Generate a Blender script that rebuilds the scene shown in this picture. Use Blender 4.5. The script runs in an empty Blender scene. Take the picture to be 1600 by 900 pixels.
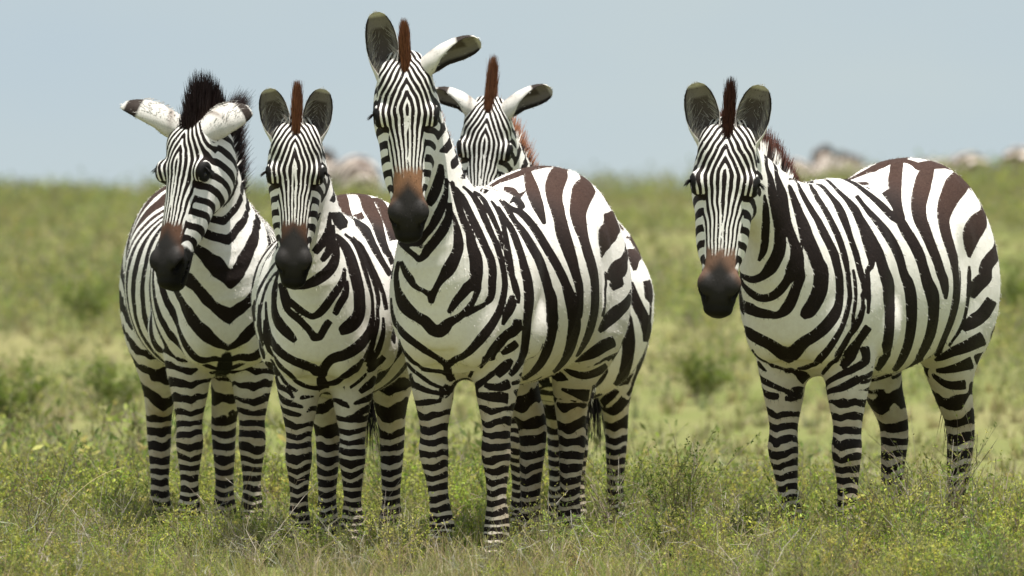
import bpy, math, random
import numpy as np
R = math.radians

# ---------------------------------------------------------------- scene, camera, light
scene = bpy.context.scene
COL = scene.collection
EYE = 1.225
cam_d = bpy.data.cameras.new("camera")
cam = bpy.data.objects.new("camera", cam_d); COL.objects.link(cam)
cam.location = (0, 0, EYE)
cam.rotation_euler = (R(90 - 0.4476), 0, 0)
cam_d.sensor_width = 36.0
cam_d.lens = 432.0
cam_d.clip_start = 0.5
cam_d.clip_end = 20000
cam_d.dof.use_dof = True
cam_d.dof.focus_distance = 39.9
cam_d.dof.aperture_fstop = 7.2
scene.camera = cam

SUN_EL, SUN_AZ = R(79), R(125)      # nearly overhead; azimuth clockwise from +y, a little to the right and behind the camera
world = bpy.data.worlds.new("World"); scene.world = world
world.use_nodes = True
wn = world.node_tree.nodes; wl = world.node_tree.links
bg = wn["Background"]
sky = wn.new("ShaderNodeTexSky"); sky.sky_type = 'NISHITA'; sky.sun_disc = False
sky.sun_elevation = SUN_EL; sky.sun_rotation = SUN_AZ
sky.altitude = 1200; sky.air_density = 1.0; sky.dust_density = 0.3; sky.ozone_density = 3.0
wtc = wn.new("ShaderNodeTexCoord"); wmp = wn.new("ShaderNodeMapping")
wmp.inputs["Location"].default_value = (0, 0, 0.16)          # the band seen at the skyline is the clear blue a little higher up
wl.new(wtc.outputs["Generated"], wmp.inputs["Vector"]); wl.new(wmp.outputs[0], sky.inputs["Vector"])
# thin high overcast in soft uneven banks
wns = wn.new("ShaderNodeTexNoise"); wns.inputs["Scale"].default_value = 16.0; wns.inputs["Detail"].default_value = 3.0
wmp2 = wn.new("ShaderNodeMapping"); wmp2.inputs["Scale"].default_value = (1, 1, 3.0); wmp2.inputs["Location"].default_value = (0.4, 0, 0.2)
wl.new(wtc.outputs["Generated"], wmp2.inputs["Vector"]); wl.new(wmp2.outputs[0], wns.inputs["Vector"])
wrg = wn.new("ShaderNodeMapRange"); wl.new(wns.outputs[0], wrg.inputs[0])
wrg.inputs[1].default_value = 0.3; wrg.inputs[2].default_value = 0.7; wrg.inputs[3].default_value = 0.70; wrg.inputs[4].default_value = 0.90
wmx = wn.new("ShaderNodeMix"); wmx.data_type = 'RGBA'
wl.new(wrg.outputs[0], wmx.inputs[0]); wl.new(sky.outputs[0], wmx.inputs[6]); wmx.inputs[7].default_value = (4.5, 5.05, 4.95, 1)
wl.new(wmx.outputs[2], bg.inputs[0])
bg.inputs[1].default_value = 0.088
sun_d = bpy.data.lights.new("sun", 'SUN'); sun_d.energy = 5.0; sun_d.angle = R(0.53)
sun_d.color = (1.0, 0.955, 0.88)
sun = bpy.data.objects.new("sun", sun_d); COL.objects.link(sun)
sdir = (math.sin(SUN_AZ)*math.cos(SUN_EL), math.cos(SUN_AZ)*math.cos(SUN_EL), math.sin(SUN_EL))
from mathutils import Vector
sun.rotation_euler = Vector(sdir).to_track_quat('Z', 'Y').to_euler()
sun.location = (sdir[0]*60, sdir[1]*60+40, sdir[2]*60)
scene.view_settings.view_transform = 'Standard'
scene.view_settings.look = 'None'
scene.view_settings.gamma = 1
scene.view_settings.exposure = 0.58

# ---------------------------------------------------------------- small helpers
def nrm(a):
    a = np.asarray(a, float); return a/np.maximum(np.linalg.norm(a, axis=-1, keepdims=True), 1e-9)
def sstep(x, a, b):
    t = np.clip((x-a)/(b-a), 0, 1); return t*t*(3-2*t)
def smin(a, b, k):
    h = np.maximum(k-np.abs(a-b), 0)/k
    return np.minimum(a, b)-h*h*k*0.25
def smax(a, b, k): return -smin(-a, -b, k)

def tag(o, label=None, cat=None, group=None, kind=None):
    if label: o["label"] = label
    if cat: o["category"] = cat
    if group: o["group"] = group
    if kind: o["kind"] = kind
    return o
def empty(name, loc, rz=0.0):
    o = bpy.data.objects.new(name, None); COL.objects.link(o)
    o.empty_display_size = 0.2
    o.location = loc; o.rotation_euler = (0, 0, rz); return o

def make_mesh(name, V, F, mat, parent=None, attrs=None, smooth=True, matidx=None):
    """V (n,3); F (m,4) or (m,3) int array"""
    V = np.ascontiguousarray(V, np.float32); F = np.ascontiguousarray(F, np.int32)
    me = bpy.data.meshes.new(name)
    k = F.shape[1]
    me.vertices.add(len(V)); me.vertices.foreach_set("co", V.ravel())
    me.loops.add(F.size); me.loops.foreach_set("vertex_index", F.ravel())
    me.polygons.add(len(F))
    me.polygons.foreach_set("loop_start", np.arange(0, F.size, k, dtype=np.int32))
    me.polygons.foreach_set("loop_total", np.full(len(F), k, np.int32))
    me.polygons.foreach_set("use_smooth", np.full(len(F), smooth, bool))
    if isinstance(mat, (list, tuple)):
        for m in mat: me.materials.append(m)
        if matidx is not None: me.polygons.foreach_set("material_index", np.ascontiguousarray(matidx, np.int32))
    else: me.materials.append(mat)
    for nm, (typ, data) in (attrs or {}).items():
        a = me.attributes.new(nm, typ, 'POINT')
        a.data.foreach_set({'FLOAT': 'value', 'FLOAT_COLOR': 'color', 'FLOAT_VECTOR': 'vector'}[typ],
                           np.ascontiguousarray(data, np.float32).ravel())
    me.update(calc_edges=True)
    o = bpy.data.objects.new(name, me); COL.objects.link(o)
    if parent is not None: o.parent = parent
    return o

# ---------------------------------------------------------------- swept tubes as distance fields
def hermite(t0, A, t):
    """smooth interpolation of rows A at knots t0"""
    A = np.asarray(A, float); m = np.zeros_like(A)
    d = (A[1:]-A[:-1])/(t0[1:]-t0[:-1])[:, None]
    m[1:-1] = 0.5*(d[1:]+d[:-1]); m[0] = d[0]; m[-1] = d[-1]
    j = np.clip(np.searchsorted(t0, t)-1, 0, len(t0)-2)
    h = (t0[j+1]-t0[j]); x = ((t-t0[j])/h)[:, None]; h = h[:, None]
    return ((2*x**3-3*x**2+1)*A[j]+(x**3-2*x**2+x)*h*m[j]+(-2*x**3+3*x**2)*A[j+1]+(x**3-x**2)*h*m[j+1])

class Tube:
    """rows: x y z  halfwidth  up  down ; ref: dorsal reference vectors (one, or one per row)"""
    def __init__(self, rows, ref, p=2.0, cap=(0.06, 0.06), n=22):
        rows = np.asarray(rows, float)
        ref = np.asarray(ref, float)
        if ref.ndim == 1: ref = np.repeat(ref[None], len(rows), 0)
        t0 = np.concatenate([[0], np.cumsum(np.linalg.norm(np.diff(rows[:, :3], axis=0), axis=1))])
        t = np.linspace(0, t0[-1], n)
        D = hermite(t0, np.hstack([rows, ref]), t)
        self.pos = D[:, :3]; self.par = np.maximum(D[:, 3:6], 0.004)
        T = nrm(np.gradient(self.pos, axis=0))
        U = D[:, 6:9]; U = nrm(U-(U*T).sum(1, keepdims=True)*T)
        self.T, self.U, self.L = T, U, nrm(np.cross(U, T))
        self.s = np.concatenate([[0], np.cumsum(np.linalg.norm(np.diff(self.pos, axis=0), axis=1))])
        self.p, self.cap, self.n = p, cap, n
        r = self.par.max()+0.14
        self.lo, self.hi = self.pos.min(0)-r, self.pos.max(0)+r
    def coords(self, P):
        best = np.full(len(P), 1e9); bj = np.zeros(len(P), int); bt = np.zeros(len(P))
        for j in range(self.n-1):
            a = self.pos[j]; ab = self.pos[j+1]-a
            t = np.clip(((P-a)@ab)/(ab@ab), 0, 1)
            q = P-a-t[:, None]*ab
            d2 = (q*q).sum(1); m = d2 < best
            best[m] = d2[m]; bj[m] = j; bt[m] = t[m]
        f = bt[:, None]
        lp = lambda A: A[bj]*(1-f)+A[bj+1]*f
        q = P-lp(self.pos)
        T, U, L = nrm(lp(self.T)), nrm(lp(self.U)), nrm(lp(self.L))
        par = lp(self.par)
        s = self.s[bj]*(1-bt)+self.s[bj+1]*bt
        return dict(s=s, lat=(q*L).sum(1), dor=(q*U).sum(1), e=(q*T).sum(1), par=par)
    def soft_s(self, P, k=0.03):
        D = np.linalg.norm(P[:, None, :]-self.pos[None], axis=2)
        # densify between stations
        W = np.exp(-(D-D.min(1, keepdims=True))/k)
        return (W*self.s[None]).sum(1)/W.sum(1)
    def dist(self, P):
        out = np.full(len(P), 0.5)
        m = np.all((P > self.lo) & (P < self.hi), axis=1)
        if not m.any(): return out
        c = self.coords(P[m])
        w = c['par'][:, 0]; h = np.where(c['dor'] > 0, c['par'][:, 1], c['par'][:, 2])
        ends = (c['s'] < 1e-6) | (c['s'] > self.s[-1]-1e-6)
        cap = np.where(c['s'] < self.s[-1]*0.5, self.cap[0], self.cap[1])
        e = np.where(ends, c['e'], 0)
        pw = self.p
        rn = ((np.abs(c['lat'])/w)**pw+(np.abs(c['dor'])/h)**pw+(np.abs(e)/cap)**pw)**(1/pw)
        ql = np.sqrt(c['lat']**2+c['dor']**2+e**2)
        d = np.where(rn > 0.05, ql*(1-1/np.maximum(rn, 0.05)), -np.minimum(w, h))
        out[m] = d
        return out

def ellipsoid(P, c, axes, rad):
    q = (P-c)@np.asarray(axes).T
    rn = np.sqrt(((q/rad)**2).sum(1)); ql = np.linalg.norm(q, axis=1)
    return np.where(rn > 0.05, ql*(1-1/np.maximum(rn, 0.05)), -min(rad))

# ---------------------------------------------------------------- surface nets on a refined grid
def polygonise(f, lo, hi, h):
    n = np.ceil((np.asarray(hi)-lo)/(4*h)).astype(int)*4+1
    run = lambda P: np.concatenate([f(P[i:i+300000]) for i in range(0, len(P), 300000)]) if len(P) else np.zeros(0)
    F = None
    for lev in (4, 2, 1):
        m = (n-1)//lev+1
        if F is None:
            idx = np.argwhere(np.ones(m, bool)); F = np.empty(m, np.float32); near = np.ones(m, bool)
        else:
            F = np.repeat(np.repeat(np.repeat(F, 2, 0), 2, 1), 2, 2)[:m[0], :m[1], :m[2]].copy()
            near = np.abs(F) < (lev*2.0+2.2)*h*1.6
            idx = np.argwhere(near)
        F[near] = run(np.asarray(lo)+idx*(lev*h))
    S = F < 0
    cell = np.zeros(np.array(F.shape)-1, np.int8)
    for dx in (0, 1):
        for dy in (0, 1):
            for dz in (0, 1):
                cell += S[dx:dx+cell.shape[0], dy:dy+cell.shape[1], dz:dz+cell.shape[2]]
    act = (cell > 0) & (cell < 8)
    ci = np.argwhere(act)
    vid = np.full(cell.shape, -1, np.int32); vid[act] = np.arange(len(ci))
    acc = np.zeros((len(ci), 3)); cnt = np.zeros(len(ci))
    corners = [(a, b, c) for a in (0, 1) for b in (0, 1) for c in (0, 1)]
    for c0 in corners:
        for axn in range(3):
            if c0[axn]: continue
            c1 = list(c0); c1[axn] = 1
            a = F[ci[:, 0]+c0[0], ci[:, 1]+c0[1], ci[:, 2]+c0[2]]
            b = F[ci[:, 0]+c1[0], ci[:, 1]+c1[1], ci[:, 2]+c1[2]]
            m = (a < 0) != (b < 0)
            t = np.where(m, a/np.where(m, a-b, 1), 0)
            p = np.tile(np.array(c0, float), (len(ci), 1)); p[:, axn] = t
            acc[m] += p[m]; cnt[m] += 1
    V = lo+(ci+acc/cnt[:, None])*h
    quads = []
    for axn in range(3):
        o1, o2 = [(1, 2), (2, 0), (0, 1)][axn]
        sl0 = [slice(None)]*3; sl1 = [slice(None)]*3
        sl0[axn] = slice(0, -1); sl1[axn] = slice(1, None)
        A, B = S[tuple(sl0)], S[tuple(sl1)]
        e = np.argwhere(A != B)
        e = e[(e[:, o1] > 0) & (e[:, o2] > 0) & (e[:, o1] < F.shape[o1]-1) & (e[:, o2] < F.shape[o2]-1)]
        flip = ~A[e[:, 0], e[:, 1], e[:, 2]]
        q = []
        for d1, d2 in ((-1, -1), (0, -1), (0, 0), (-1, 0)):
            c = e.copy(); c[:, o1] += d1; c[:, o2] += d2
            q.append(vid[c[:, 0], c[:, 1], c[:, 2]])
        q = np.stack(q, 1); q[flip] = q[flip][:, ::-1]
        quads.append(q)
    Q = np.concatenate(quads); Q = Q[(Q >= 0).all(1)]
    # pull the vertices onto the surface
    eps = 0.002
    for _ in range(2):
        d = np.concatenate([f(V[i:i+300000]) for i in range(0, len(V), 300000)])
        g = np.stack([np.concatenate([f(V[i:i+300000]+np.eye(3)[k]*eps) for i in range(0, len(V), 300000)])-d for k in range(3)], 1)/eps
        gl = np.maximum((g*g).sum(1), 0.25)
        V = V-np.clip(d/gl, -0.6*h, 0.6*h)[:, None]*g
    return V, Q
# ---------------------------------------------------------------- coat shader
class G:
    """tiny helper to write node maths"""
    def __init__(self, mat): self.t = mat.node_tree; self.n = self.t.nodes; self.l = self.t.links
    def node(self, typ, **kw):
        n = self.n.new(typ)
        for k, v in kw.items(): setattr(n, k, v)
        return n
    def put(self, sock, v):
        if isinstance(v, (int, float)): sock.default_value = v
        elif isinstance(v, tuple): sock.default_value = v
        else: self.l.new(v, sock)
    def m(self, op, a, b=None, c=None, clamp=False):
        n = self.node("ShaderNodeMath", operation=op); n.use_clamp = clamp
        for i, v in enumerate((a, b, c)):
            if v is not None: self.put(n.inputs[i], v)
        return n.outputs[0]
    def attr(self, name):
        n = self.node("ShaderNodeAttribute"); n.attribute_name = name; return n.outputs
    def noise(self, vec, scale, detail=2.0, rough=0.5):
        n = self.node("ShaderNodeTexNoise"); n.inputs["Scale"].default_value = scale
        n.inputs["Detail"].default_value = detail; n.inputs["Roughness"].default_value = rough
        if vec is not None: self.l.new(vec, n.inputs["Vector"])
        return n.outputs
    def rng(self, v, a, b, c=0.0, d=1.0, smooth=False):
        n = self.node("ShaderNodeMapRange"); n.clamp = True
        if smooth: n.interpolation_type = 'SMOOTHSTEP'
        self.put(n.inputs["Value"], v)
        for i, x in zip(("From Min", "From Max", "To Min", "To Max"), (a, b, c, d)): self.put(n.inputs[i], x)
        return n.outputs[0]
    def mix(self, fac, a, b):
        n = self.node("ShaderNodeMix", data_type='RGBA')
        self.put(n.inputs[0], fac)
        for i, v in ((6, a), (7, b)):
            if isinstance(v, tuple) and len(v) == 3: v = v+(1.0,)
            self.put(n.inputs[i], v)
        return n.outputs[2]
def new_mat(name, rough=0.6, spec=0.3):
    m = bpy.data.materials.new(name); m.use_nodes = True
    b = m.node_tree.nodes["Principled BSDF"]
    b.inputs["Roughness"].default_value = rough
    b.inputs["Specular IOR Level"].default_value = spec
    return m, G(m), b
def flat_mat(name, col, rough=0.6, spec=0.3):
    m, g, b = new_mat(name, rough, spec); b.inputs["Base Color"].default_value = tuple(col)+(1.0,); return m

def coat_material(name, seed, white=(0.84, 0.82, 0.785)):
    m, g, b = new_mat(name, 0.62, 0.14)
    tc = g.node("ShaderNodeTexCoord")
    mp = g.node("ShaderNodeMapping"); mp.inputs["Location"].default_value = (seed*3.1, seed*1.7, seed*2.3)
    g.l.new(tc.outputs["Object"], mp.inputs["Vector"]); vec = mp.outputs[0]
    ph = g.attr("phase"); wt = g.attr("weight"); ex = g.attr("coat"); ti = g.attr("tint")
    sp = g.node("ShaderNodeSeparateColor"); g.l.new(ph[0], sp.inputs[0])
    sw = g.node("ShaderNodeSeparateColor"); g.l.new(wt[0], sw.inputs[0])
    se = g.node("ShaderNodeSeparateColor"); g.l.new(ex[0], se.inputs[0])     # bias, brown, dirt, (alpha) wobble
    n1 = g.m('SUBTRACT', g.noise(vec, 4.5, 1.5)[0], 0.5)
    n2 = g.m('SUBTRACT', g.noise(vec, 17.0, 1.0)[0], 0.5)
    n3 = g.m('SUBTRACT', g.noise(vec, 150.0, 2.0)[0], 0.5)
    amps = ((0.75, 0.20), (1.15, 0.65), (0.55, 0.7), (0.5, 0.3))
    phs = (sp.outputs[0], sp.outputs[1], sp.outputs[2], ph[3])
    wts = (sw.outputs[0], sw.outputs[1], sw.outputs[2], wt[3])
    S = None
    for (a1, a2), p, w in zip(amps, phs, wts):
        q = g.m('MULTIPLY_ADD', n1, a1, p); q = g.m('MULTIPLY_ADD', n2, a2, q)
        s = g.m('SINE', g.m('MULTIPLY', q, 6.28318))
        s = g.m('MULTIPLY', s, w)
        S = s if S is None else g.m('ADD', S, s)
    S = g.m('ADD', S, se.outputs[0])
    S = g.m('MULTIPLY_ADD', n1, 0.35, S)
    mk = g.node("ShaderNodeSeparateColor"); g.l.new(g.attr("marks")[0], mk.inputs[0])
    own = g.m('MULTIPLY_ADD', n2, 0.22, mk.outputs[0])
    S = g.m('ADD', g.m('MULTIPLY', S, g.m('SUBTRACT', 1.0, mk.outputs[1])), g.m('MULTIPLY', own, mk.outputs[1]))
    S = g.m('MULTIPLY_ADD', n3, 0.22, S)
    dark = g.rng(S, -0.10, 0.10, smooth=True)
    # coat colours
    fur = g.noise(vec, 60.0, 4.0, 0.7)[0]
    mpf = g.node("ShaderNodeMapping"); mpf.inputs["Scale"].default_value = (70, 210, 160)
    g.l.new(tc.outputs["Object"], mpf.inputs["Vector"])
    hair = g.noise(mpf.outputs[0], 2.0, 3.0, 0.7)[0]
    dirt = g.m('MULTIPLY', se.outputs[2], g.rng(g.noise(vec, 7.0, 4.0, 0.65)[0], 0.25, 0.7, 0.35, 1.0))
    wcol = g.mix(dirt, white, (0.42, 0.33, 0.23))
    wcol = g.mix(g.rng(fur, 0.35, 0.7, 0.0, 0.22), wcol, (0.50, 0.43, 0.35))
    bcol = g.mix(se.outputs[1], (0.0065, 0.0050, 0.0050), (0.040, 0.0185, 0.013))
    bcol = g.mix(g.m('MULTIPLY', g.rng(hair, 0.48, 0.8, 0.0, 0.6), g.m('MULTIPLY_ADD', se.outputs[1], 0.9, 0.15)), bcol, (0.15, 0.095, 0.070))
    col = g.mix(dark, wcol, bcol)
    tcol = g.mix(g.rng(hair, 0.3, 0.7, 0.0, 0.35), ti[0], (0.02, 0.015, 0.014))
    tf = g.m('MULTIPLY_ADD', g.m('SUBTRACT', g.noise(vec, 45.0, 3.0)[0], 0.5), 0.9, ti[3])
    tf = g.rng(tf, 0.22, 0.78, smooth=True)
    col = g.mix(tf, col, tcol)
    g.l.new(col, b.inputs["Base Color"])
    bp = g.node("ShaderNodeBump"); bp.inputs["Strength"].default_value = 0.16; bp.inputs["Distance"].default_value = 0.004
    g.l.new(g.m('ADD', hair, g.m('MULTIPLY', fur, 0.6)), bp.inputs["Height"]); g.l.new(bp.outputs[0], b.inputs["Normal"])
    b.inputs["Sheen Weight"].default_value = 0.0
    return m

# ---------------------------------------------------------------- one zebra
def hd(A, u, v, w):      # head space -> body space
    return A['o']+A['a']*u+A['l']*v+A['n']*w

def E_tw(ears, s): return ears.get(s, {}).get('twist', 0)

def build_zebra(name, label, group, loc, yaw, scale, poll, hyaw=0, hpitch=12, hroll=0, hscale=1.0,
                ears=None, legs=None, belly=1.0, mane_h=0.105, mane_tint=(0.05, 0.02, 0.012), mane_brown=0.5, mane_dip=0.3,
                seed=1, res=0.0075, stripe=None, neck_bulge=0.03, lite=False, chevron=0.55, white=(0.84, 0.82, 0.785), tip_white=True, fw_=0.110, mz_at=0.345, mz_len=0.06, mz_col=(0.20, 0.095, 0.05), hair_wide=0.006):
    """loc: foot point (world); yaw: degrees, + turns the body so that it points to the camera's left of straight at it;
    poll: world position of the top of the head; hyaw: + turns the face to the camera's left"""
    rs = np.random.RandomState(seed)
    st = dict(front=0.080, mid=0.132, rear=0.14, fan=3.0, bar=0.105, lean=0.18, leg=0.038, neck=0.066, chest=7.2, off=0.0, nface=5.4, cheek=0.047)
    st.update(stripe or {})
    ya = R(yaw)
    F = np.array([-math.sin(ya), -math.cos(ya), 0]); Lw = np.array([math.cos(ya), -math.sin(ya), 0])
    Zw = np.array([0, 0, 1.0])
    M = np.stack([F, Lw, Zw])                       # world -> body rows
    tob = lambda v: M@np.asarray(v, float)
    pb = tob(np.asarray(poll, float)-np.asarray(loc, float))/scale
    hy = R(hyaw); hp = R(hpitch); hr = R(hroll)
    fw = np.array([-math.sin(hy), -math.cos(hy), 0])
    lt = np.array([math.cos(hy), -math.sin(hy), 0])
    ax = -Zw*math.cos(hp)+fw*math.sin(hp)
    nn = fw*math.cos(hp)+Zw*math.sin(hp)
    # roll about the facing direction: + tips the muzzle to the camera's left
    hr = -hr
    def rot(v): return v*math.cos(hr)+np.cross(fw, v)*math.sin(hr)+fw*(fw@v)*(1-math.cos(hr))
    ax, nn, lt = rot(ax), rot(nn), rot(lt)
    A = dict(o=pb, a=tob(ax)*hscale, n=tob(nn)*hscale, l=tob(lt)*hscale)
    ea, en, el = A['a']/hscale, A['n']/hscale, A['l']/hscale
    AX = np.stack([ea, el, en])
    # ---- torso
    bw = belly
    torso = Tube([
        (-0.70, 0, 1.03, 0.10, 0.12, 0.16), (-0.62, 0, 1.03, 0.175, 0.215, 0.25), (-0.50, 0, 1.02, 0.230, 0.285, 0.27),
        (-0.36, 0, 1.00, 0.252, 0.310, 0.30*bw), (-0.15, 0, 0.960, 0.285*bw, 0.288, 0.335*bw), (0.05, 0, 0.940, 0.287*bw, 0.280, 0.330*bw),
        (0.22, 0, 0.935, 0.240, 0.288, 0.318), (0.36, 0, 0.93, 0.208, 0.285, 0.310), (0.48, 0, 0.915, 0.180, 0.25, 0.27),
        (0.575, 0, 0.915, 0.150, 0.19, 0.20)], (0, 0, 1), p=2.15, cap=(0.05, 0.06), n=24)
    # ---- neck
    pe = hd(A, 0.05, 0, -0.075)
    p1 = np.array([0.45, 0.12*pb[1], 1.02]); mid = 0.5*(p1+pe)+np.array([-0.01, -0.1*pb[1], neck_bulge])
    rb = np.array([-0.35, 0, 1.0]); rt = -en*0.75-ea*0.65; rm = nrm(rb)+nrm(rt)
    neck = Tube([
        (0.24, 0, 0.97, 0.13, 0.24, 0.22), (*p1, 0.138, 0.180, 0.215), (*mid, 0.092, 0.125, 0.148), (*pe, 0.078, 0.095, 0.105)],
        [rb, rb, rm, rt], p=2.1, cap=(0.05, 0.05), n=24)
    # ---- legs
    lg = legs or {}
    def foreleg(s, dx, dy, kx, ky):
        y = fw_*s
        return Tube([
            (0.34, y*0.95, 1.00, 0.055, 0.10, 0.10), (0.41, y*1.05, 0.82, 0.085, 0.10, 0.11), (0.36, y*1.06, 0.70, 0.084, 0.087, 0.092),
            (0.36+kx*0.4, y+ky*0.4, 0.58, 0.068, 0.068, 0.068), (0.36+kx*0.85, y+ky*0.85, 0.45, 0.044, 0.047, 0.046), (0.365+kx, y+ky, 0.385, 0.048, 0.052, 0.050),
            (0.36+kx+dx*0.2, y+ky+dy*0.2, 0.325, 0.039, 0.041, 0.042), (0.36+kx+dx*0.5, y+ky+dy*0.5, 0.24, 0.031, 0.034, 0.038),
            (0.36+kx+dx*0.9, y+ky+dy*0.9, 0.125, 0.042, 0.042, 0.046), (0.385+kx+dx, y+ky+dy, 0.070, 0.037, 0.040, 0.040),
            (0.40+kx+dx*1.05, y+ky+dy*1.05, 0.035, 0.050, 0.054, 0.050), (0.405+kx+dx*1.05, y+ky+dy*1.05, 0.0, 0.056, 0.060, 0.056)],
            (1, 0, 0), p=2.0, cap=(0.10, 0.006), n=34)
    def hindleg(s, dx, dy, kx, ky):
        y = 0.122*s
        return Tube([
            (-0.44, y*0.75, 1.08, 0.10, 0.16, 0.14), (-0.45, y, 0.92, 0.125, 0.20, 0.19), (-0.42, y*1.12, 0.78, 0.115, 0.165, 0.165),
            (-0.42+kx*0.3, y*1.08+ky*0.3, 0.67, 0.088, 0.115, 0.115), (-0.47+kx*0.7, y+ky*0.7, 0.56, 0.060, 0.075, 0.075), (-0.535+kx, y*0.96+ky, 0.465, 0.046, 0.055, 0.058),
            (-0.545+kx, y*0.95+ky, 0.41, 0.044, 0.050, 0.050), (-0.53+kx+dx*0.3, y*0.95+ky+dy*0.3, 0.32, 0.038, 0.042, 0.044),
            (-0.52+kx+dx*0.6, y*0.95+ky+dy*0.6, 0.22, 0.032, 0.038, 0.040),
            (-0.51+kx+dx*0.9, y*0.95+ky+dy*0.9, 0.125, 0.041, 0.042, 0.046), (-0.485+kx+dx, y*0.95+ky+dy, 0.070, 0.037, 0.040, 0.040),
            (-0.47+kx+dx*1.05, y*0.95+ky+dy*1.05, 0.035, 0.048, 0.053, 0.049), (-0.465+kx+dx*1.05, y*0.95+ky+dy*1.05, 0.0, 0.054, 0.058, 0.054)],
            (1, 0, 0), p=2.0, cap=(0.12, 0.006), n=34)
    LEG = [foreleg(1, *lg.get('fl', (0, 0, 0, 0))), foreleg(-1, *lg.get('fr', (0, 0, 0, 0))),
           hindleg(1, *lg.get('hl', (0, 0, 0, 0))), hindleg(-1, *lg.get('hr', (0, 0, 0, 0)))]
    tx = lg.get('tail', 0.0)
    tail = Tube([(-0.66, 0, 1.13, 0.035, 0.035, 0.035), (-0.745, tx*0.2, 1.08, 0.030, 0.030, 0.030), (-0.775, tx*0.5, 0.95, 0.024, 0.024, 0.024),
                 (-0.765, tx*0.8, 0.80, 0.018, 0.018, 0.018), (-0.755, tx, 0.68, 0.014, 0.014, 0.014)], (-1, 0, 0.2), cap=(0.02, 0.02), n=14)
    # ---- head
    HS = np.array([  # u, dorsal, jaw, half width
        (-0.035, 0.005, 0.105, 0.060), (0.0, 0.038, 0.140, 0.078), (0.06, 0.056, 0.165, 0.086), (0.12, 0.062, 0.178, 0.091),
        (0.18, 0.060, 0.172, 0.086), (0.25, 0.053, 0.140, 0.070), (0.32, 0.047, 0.108, 0.060), (0.39, 0.043, 0.088, 0.055),
        (0.45, 0.041, 0.080, 0.056), (0.50, 0.033, 0.076, 0.055), (0.535, 0.014, 0.064, 0.045)])
    rows = [(*hd(A, u, 0, (D-J)/2), a*hscale, (D+J)/2*hscale, (D+J)/2*hscale) for u, D, J, a in HS]
    head = Tube(rows, en, p=2.35, cap=(0.03, 0.03), n=28)
    k = hscale
    def head_dist(P):
        d = head.dist(P)
        m = np.linalg.norm(P-hd(A, 0.25, 0, 0), axis=1) < 0.52
        Q = P[m]; dm = d[m]
        for s in (1, -1):
            dm = smin(dm, ellipsoid(Q, hd(A, 0.14, 0.054*s, -0.085), AX, np.array((0.115, 0.047, 0.088))*k), 0.03)   # cheek
            dm = smin(dm, ellipsoid(Q, hd(A, 0.27, 0.046*s, -0.048), AX, np.array((0.125, 0.036, 0.048))*k), 0.03)   # cheek teeth
            dm = smin(dm, ellipsoid(Q, hd(A, 0.160, 0.080*s, 0.022), AX, np.array((0.040, 0.030, 0.034))*k), 0.022)   # brow and orbit
            dm = smin(dm, ellipsoid(Q, hd(A, 0.05, 0.052*s, 0.015), AX, np.array((0.07, 0.035, 0.04))*k), 0.03)       # temple
            dm = smin(dm, ellipsoid(Q, hd(A, 0.472, 0.039*s, 0.012), AX, np.array((0.042, 0.028, 0.033))*k), 0.012)    # nostril wing
            dm = smin(dm, ellipsoid(Q, hd(A, 0.27, 0.058*s, -0.020), AX, np.array((0.08, 0.012, 0.014))*k), 0.02)     # facial crest
        dm = smin(dm, ellipsoid(Q, hd(A, 0.525, 0, -0.058), AX, np.array((0.034, 0.034, 0.026))*k), 0.02)             # chin
        for s in (1, -1):
            c = hd(A, 0.500, 0.056*s, 0.014)
            dm = smax(dm, -ellipsoid(Q, c, AX, np.array((0.026, 0.020, 0.012))*k), 0.006)
            dm = smax(dm, -ellipsoid(Q, hd(A, 0.172, 0.111*s, 0.026), AX, np.array((0.022, 0.013, 0.019))*k), 0.008)  # eye socket
        dm = smax(dm, -ellipsoid(Q, hd(A, 0.50, 0, -0.032), AX, np.array((0.050, 0.080, 0.0060))*k), 0.008)           # mouth line
        d[m] = dm
        return d
    def f(P):
        d = torso.dist(P)
        d = smin(d, neck.dist(P), 0.12)
        for i, L in enumerate(LEG): d = smin(d, L.dist(P), 0.05 if i < 2 else 0.06)
        # breast, shoulder, upper arm and thigh muscles on both sides, and the hollow of the flank
        I3 = np.eye(3)
        tl = np.array([[0.94, 0, 0.34], [0, 1, 0], [-0.34, 0, 0.94]])
        for s in (1, -1):
            d = smin(d, ellipsoid(P, np.array((0.515, 0.090*s, 0.79)), I3, np.array((0.090, 0.078, 0.13))), 0.025)
            d = smin(d, ellipsoid(P, np.array((0.36, 0.165*s, 0.92)), tl, np.array((0.115, 0.082, 0.20))), 0.035)
            d = smin(d, ellipsoid(P, np.array((0.285, 0.185*s, 0.785)), I3, np.array((0.10, 0.062, 0.10))), 0.025)
            d = smin(d, ellipsoid(P, np.array((-0.46, 0.150*s, 0.90)), I3, np.array((0.20, 0.108, 0.27))), 0.04)
            d = smin(d, ellipsoid(P, np.array((-0.34, 0.170*s, 0.76)), I3, np.array((0.11, 0.070, 0.12))), 0.04)
            d = smax(d, -ellipsoid(P, np.array((-0.235, 0.300*s, 0.99)), I3, np.array((0.075, 0.035, 0.15))), 0.06)
        d = smin(d, head_dist(P), 0.045)
        d = smin(d, tail.dist(P), 0.02)
        return d
    allp = np.concatenate([T.pos for T in LEG+[torso, neck, head, tail]])
    lo = allp.min(0)-0.36; hi = allp.max(0)+0.36; lo[2] = -0.03; hi[2] = max(pb[2]+0.2, 1.42)
    V, Q = polygonise(f, lo, hi, res)

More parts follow.
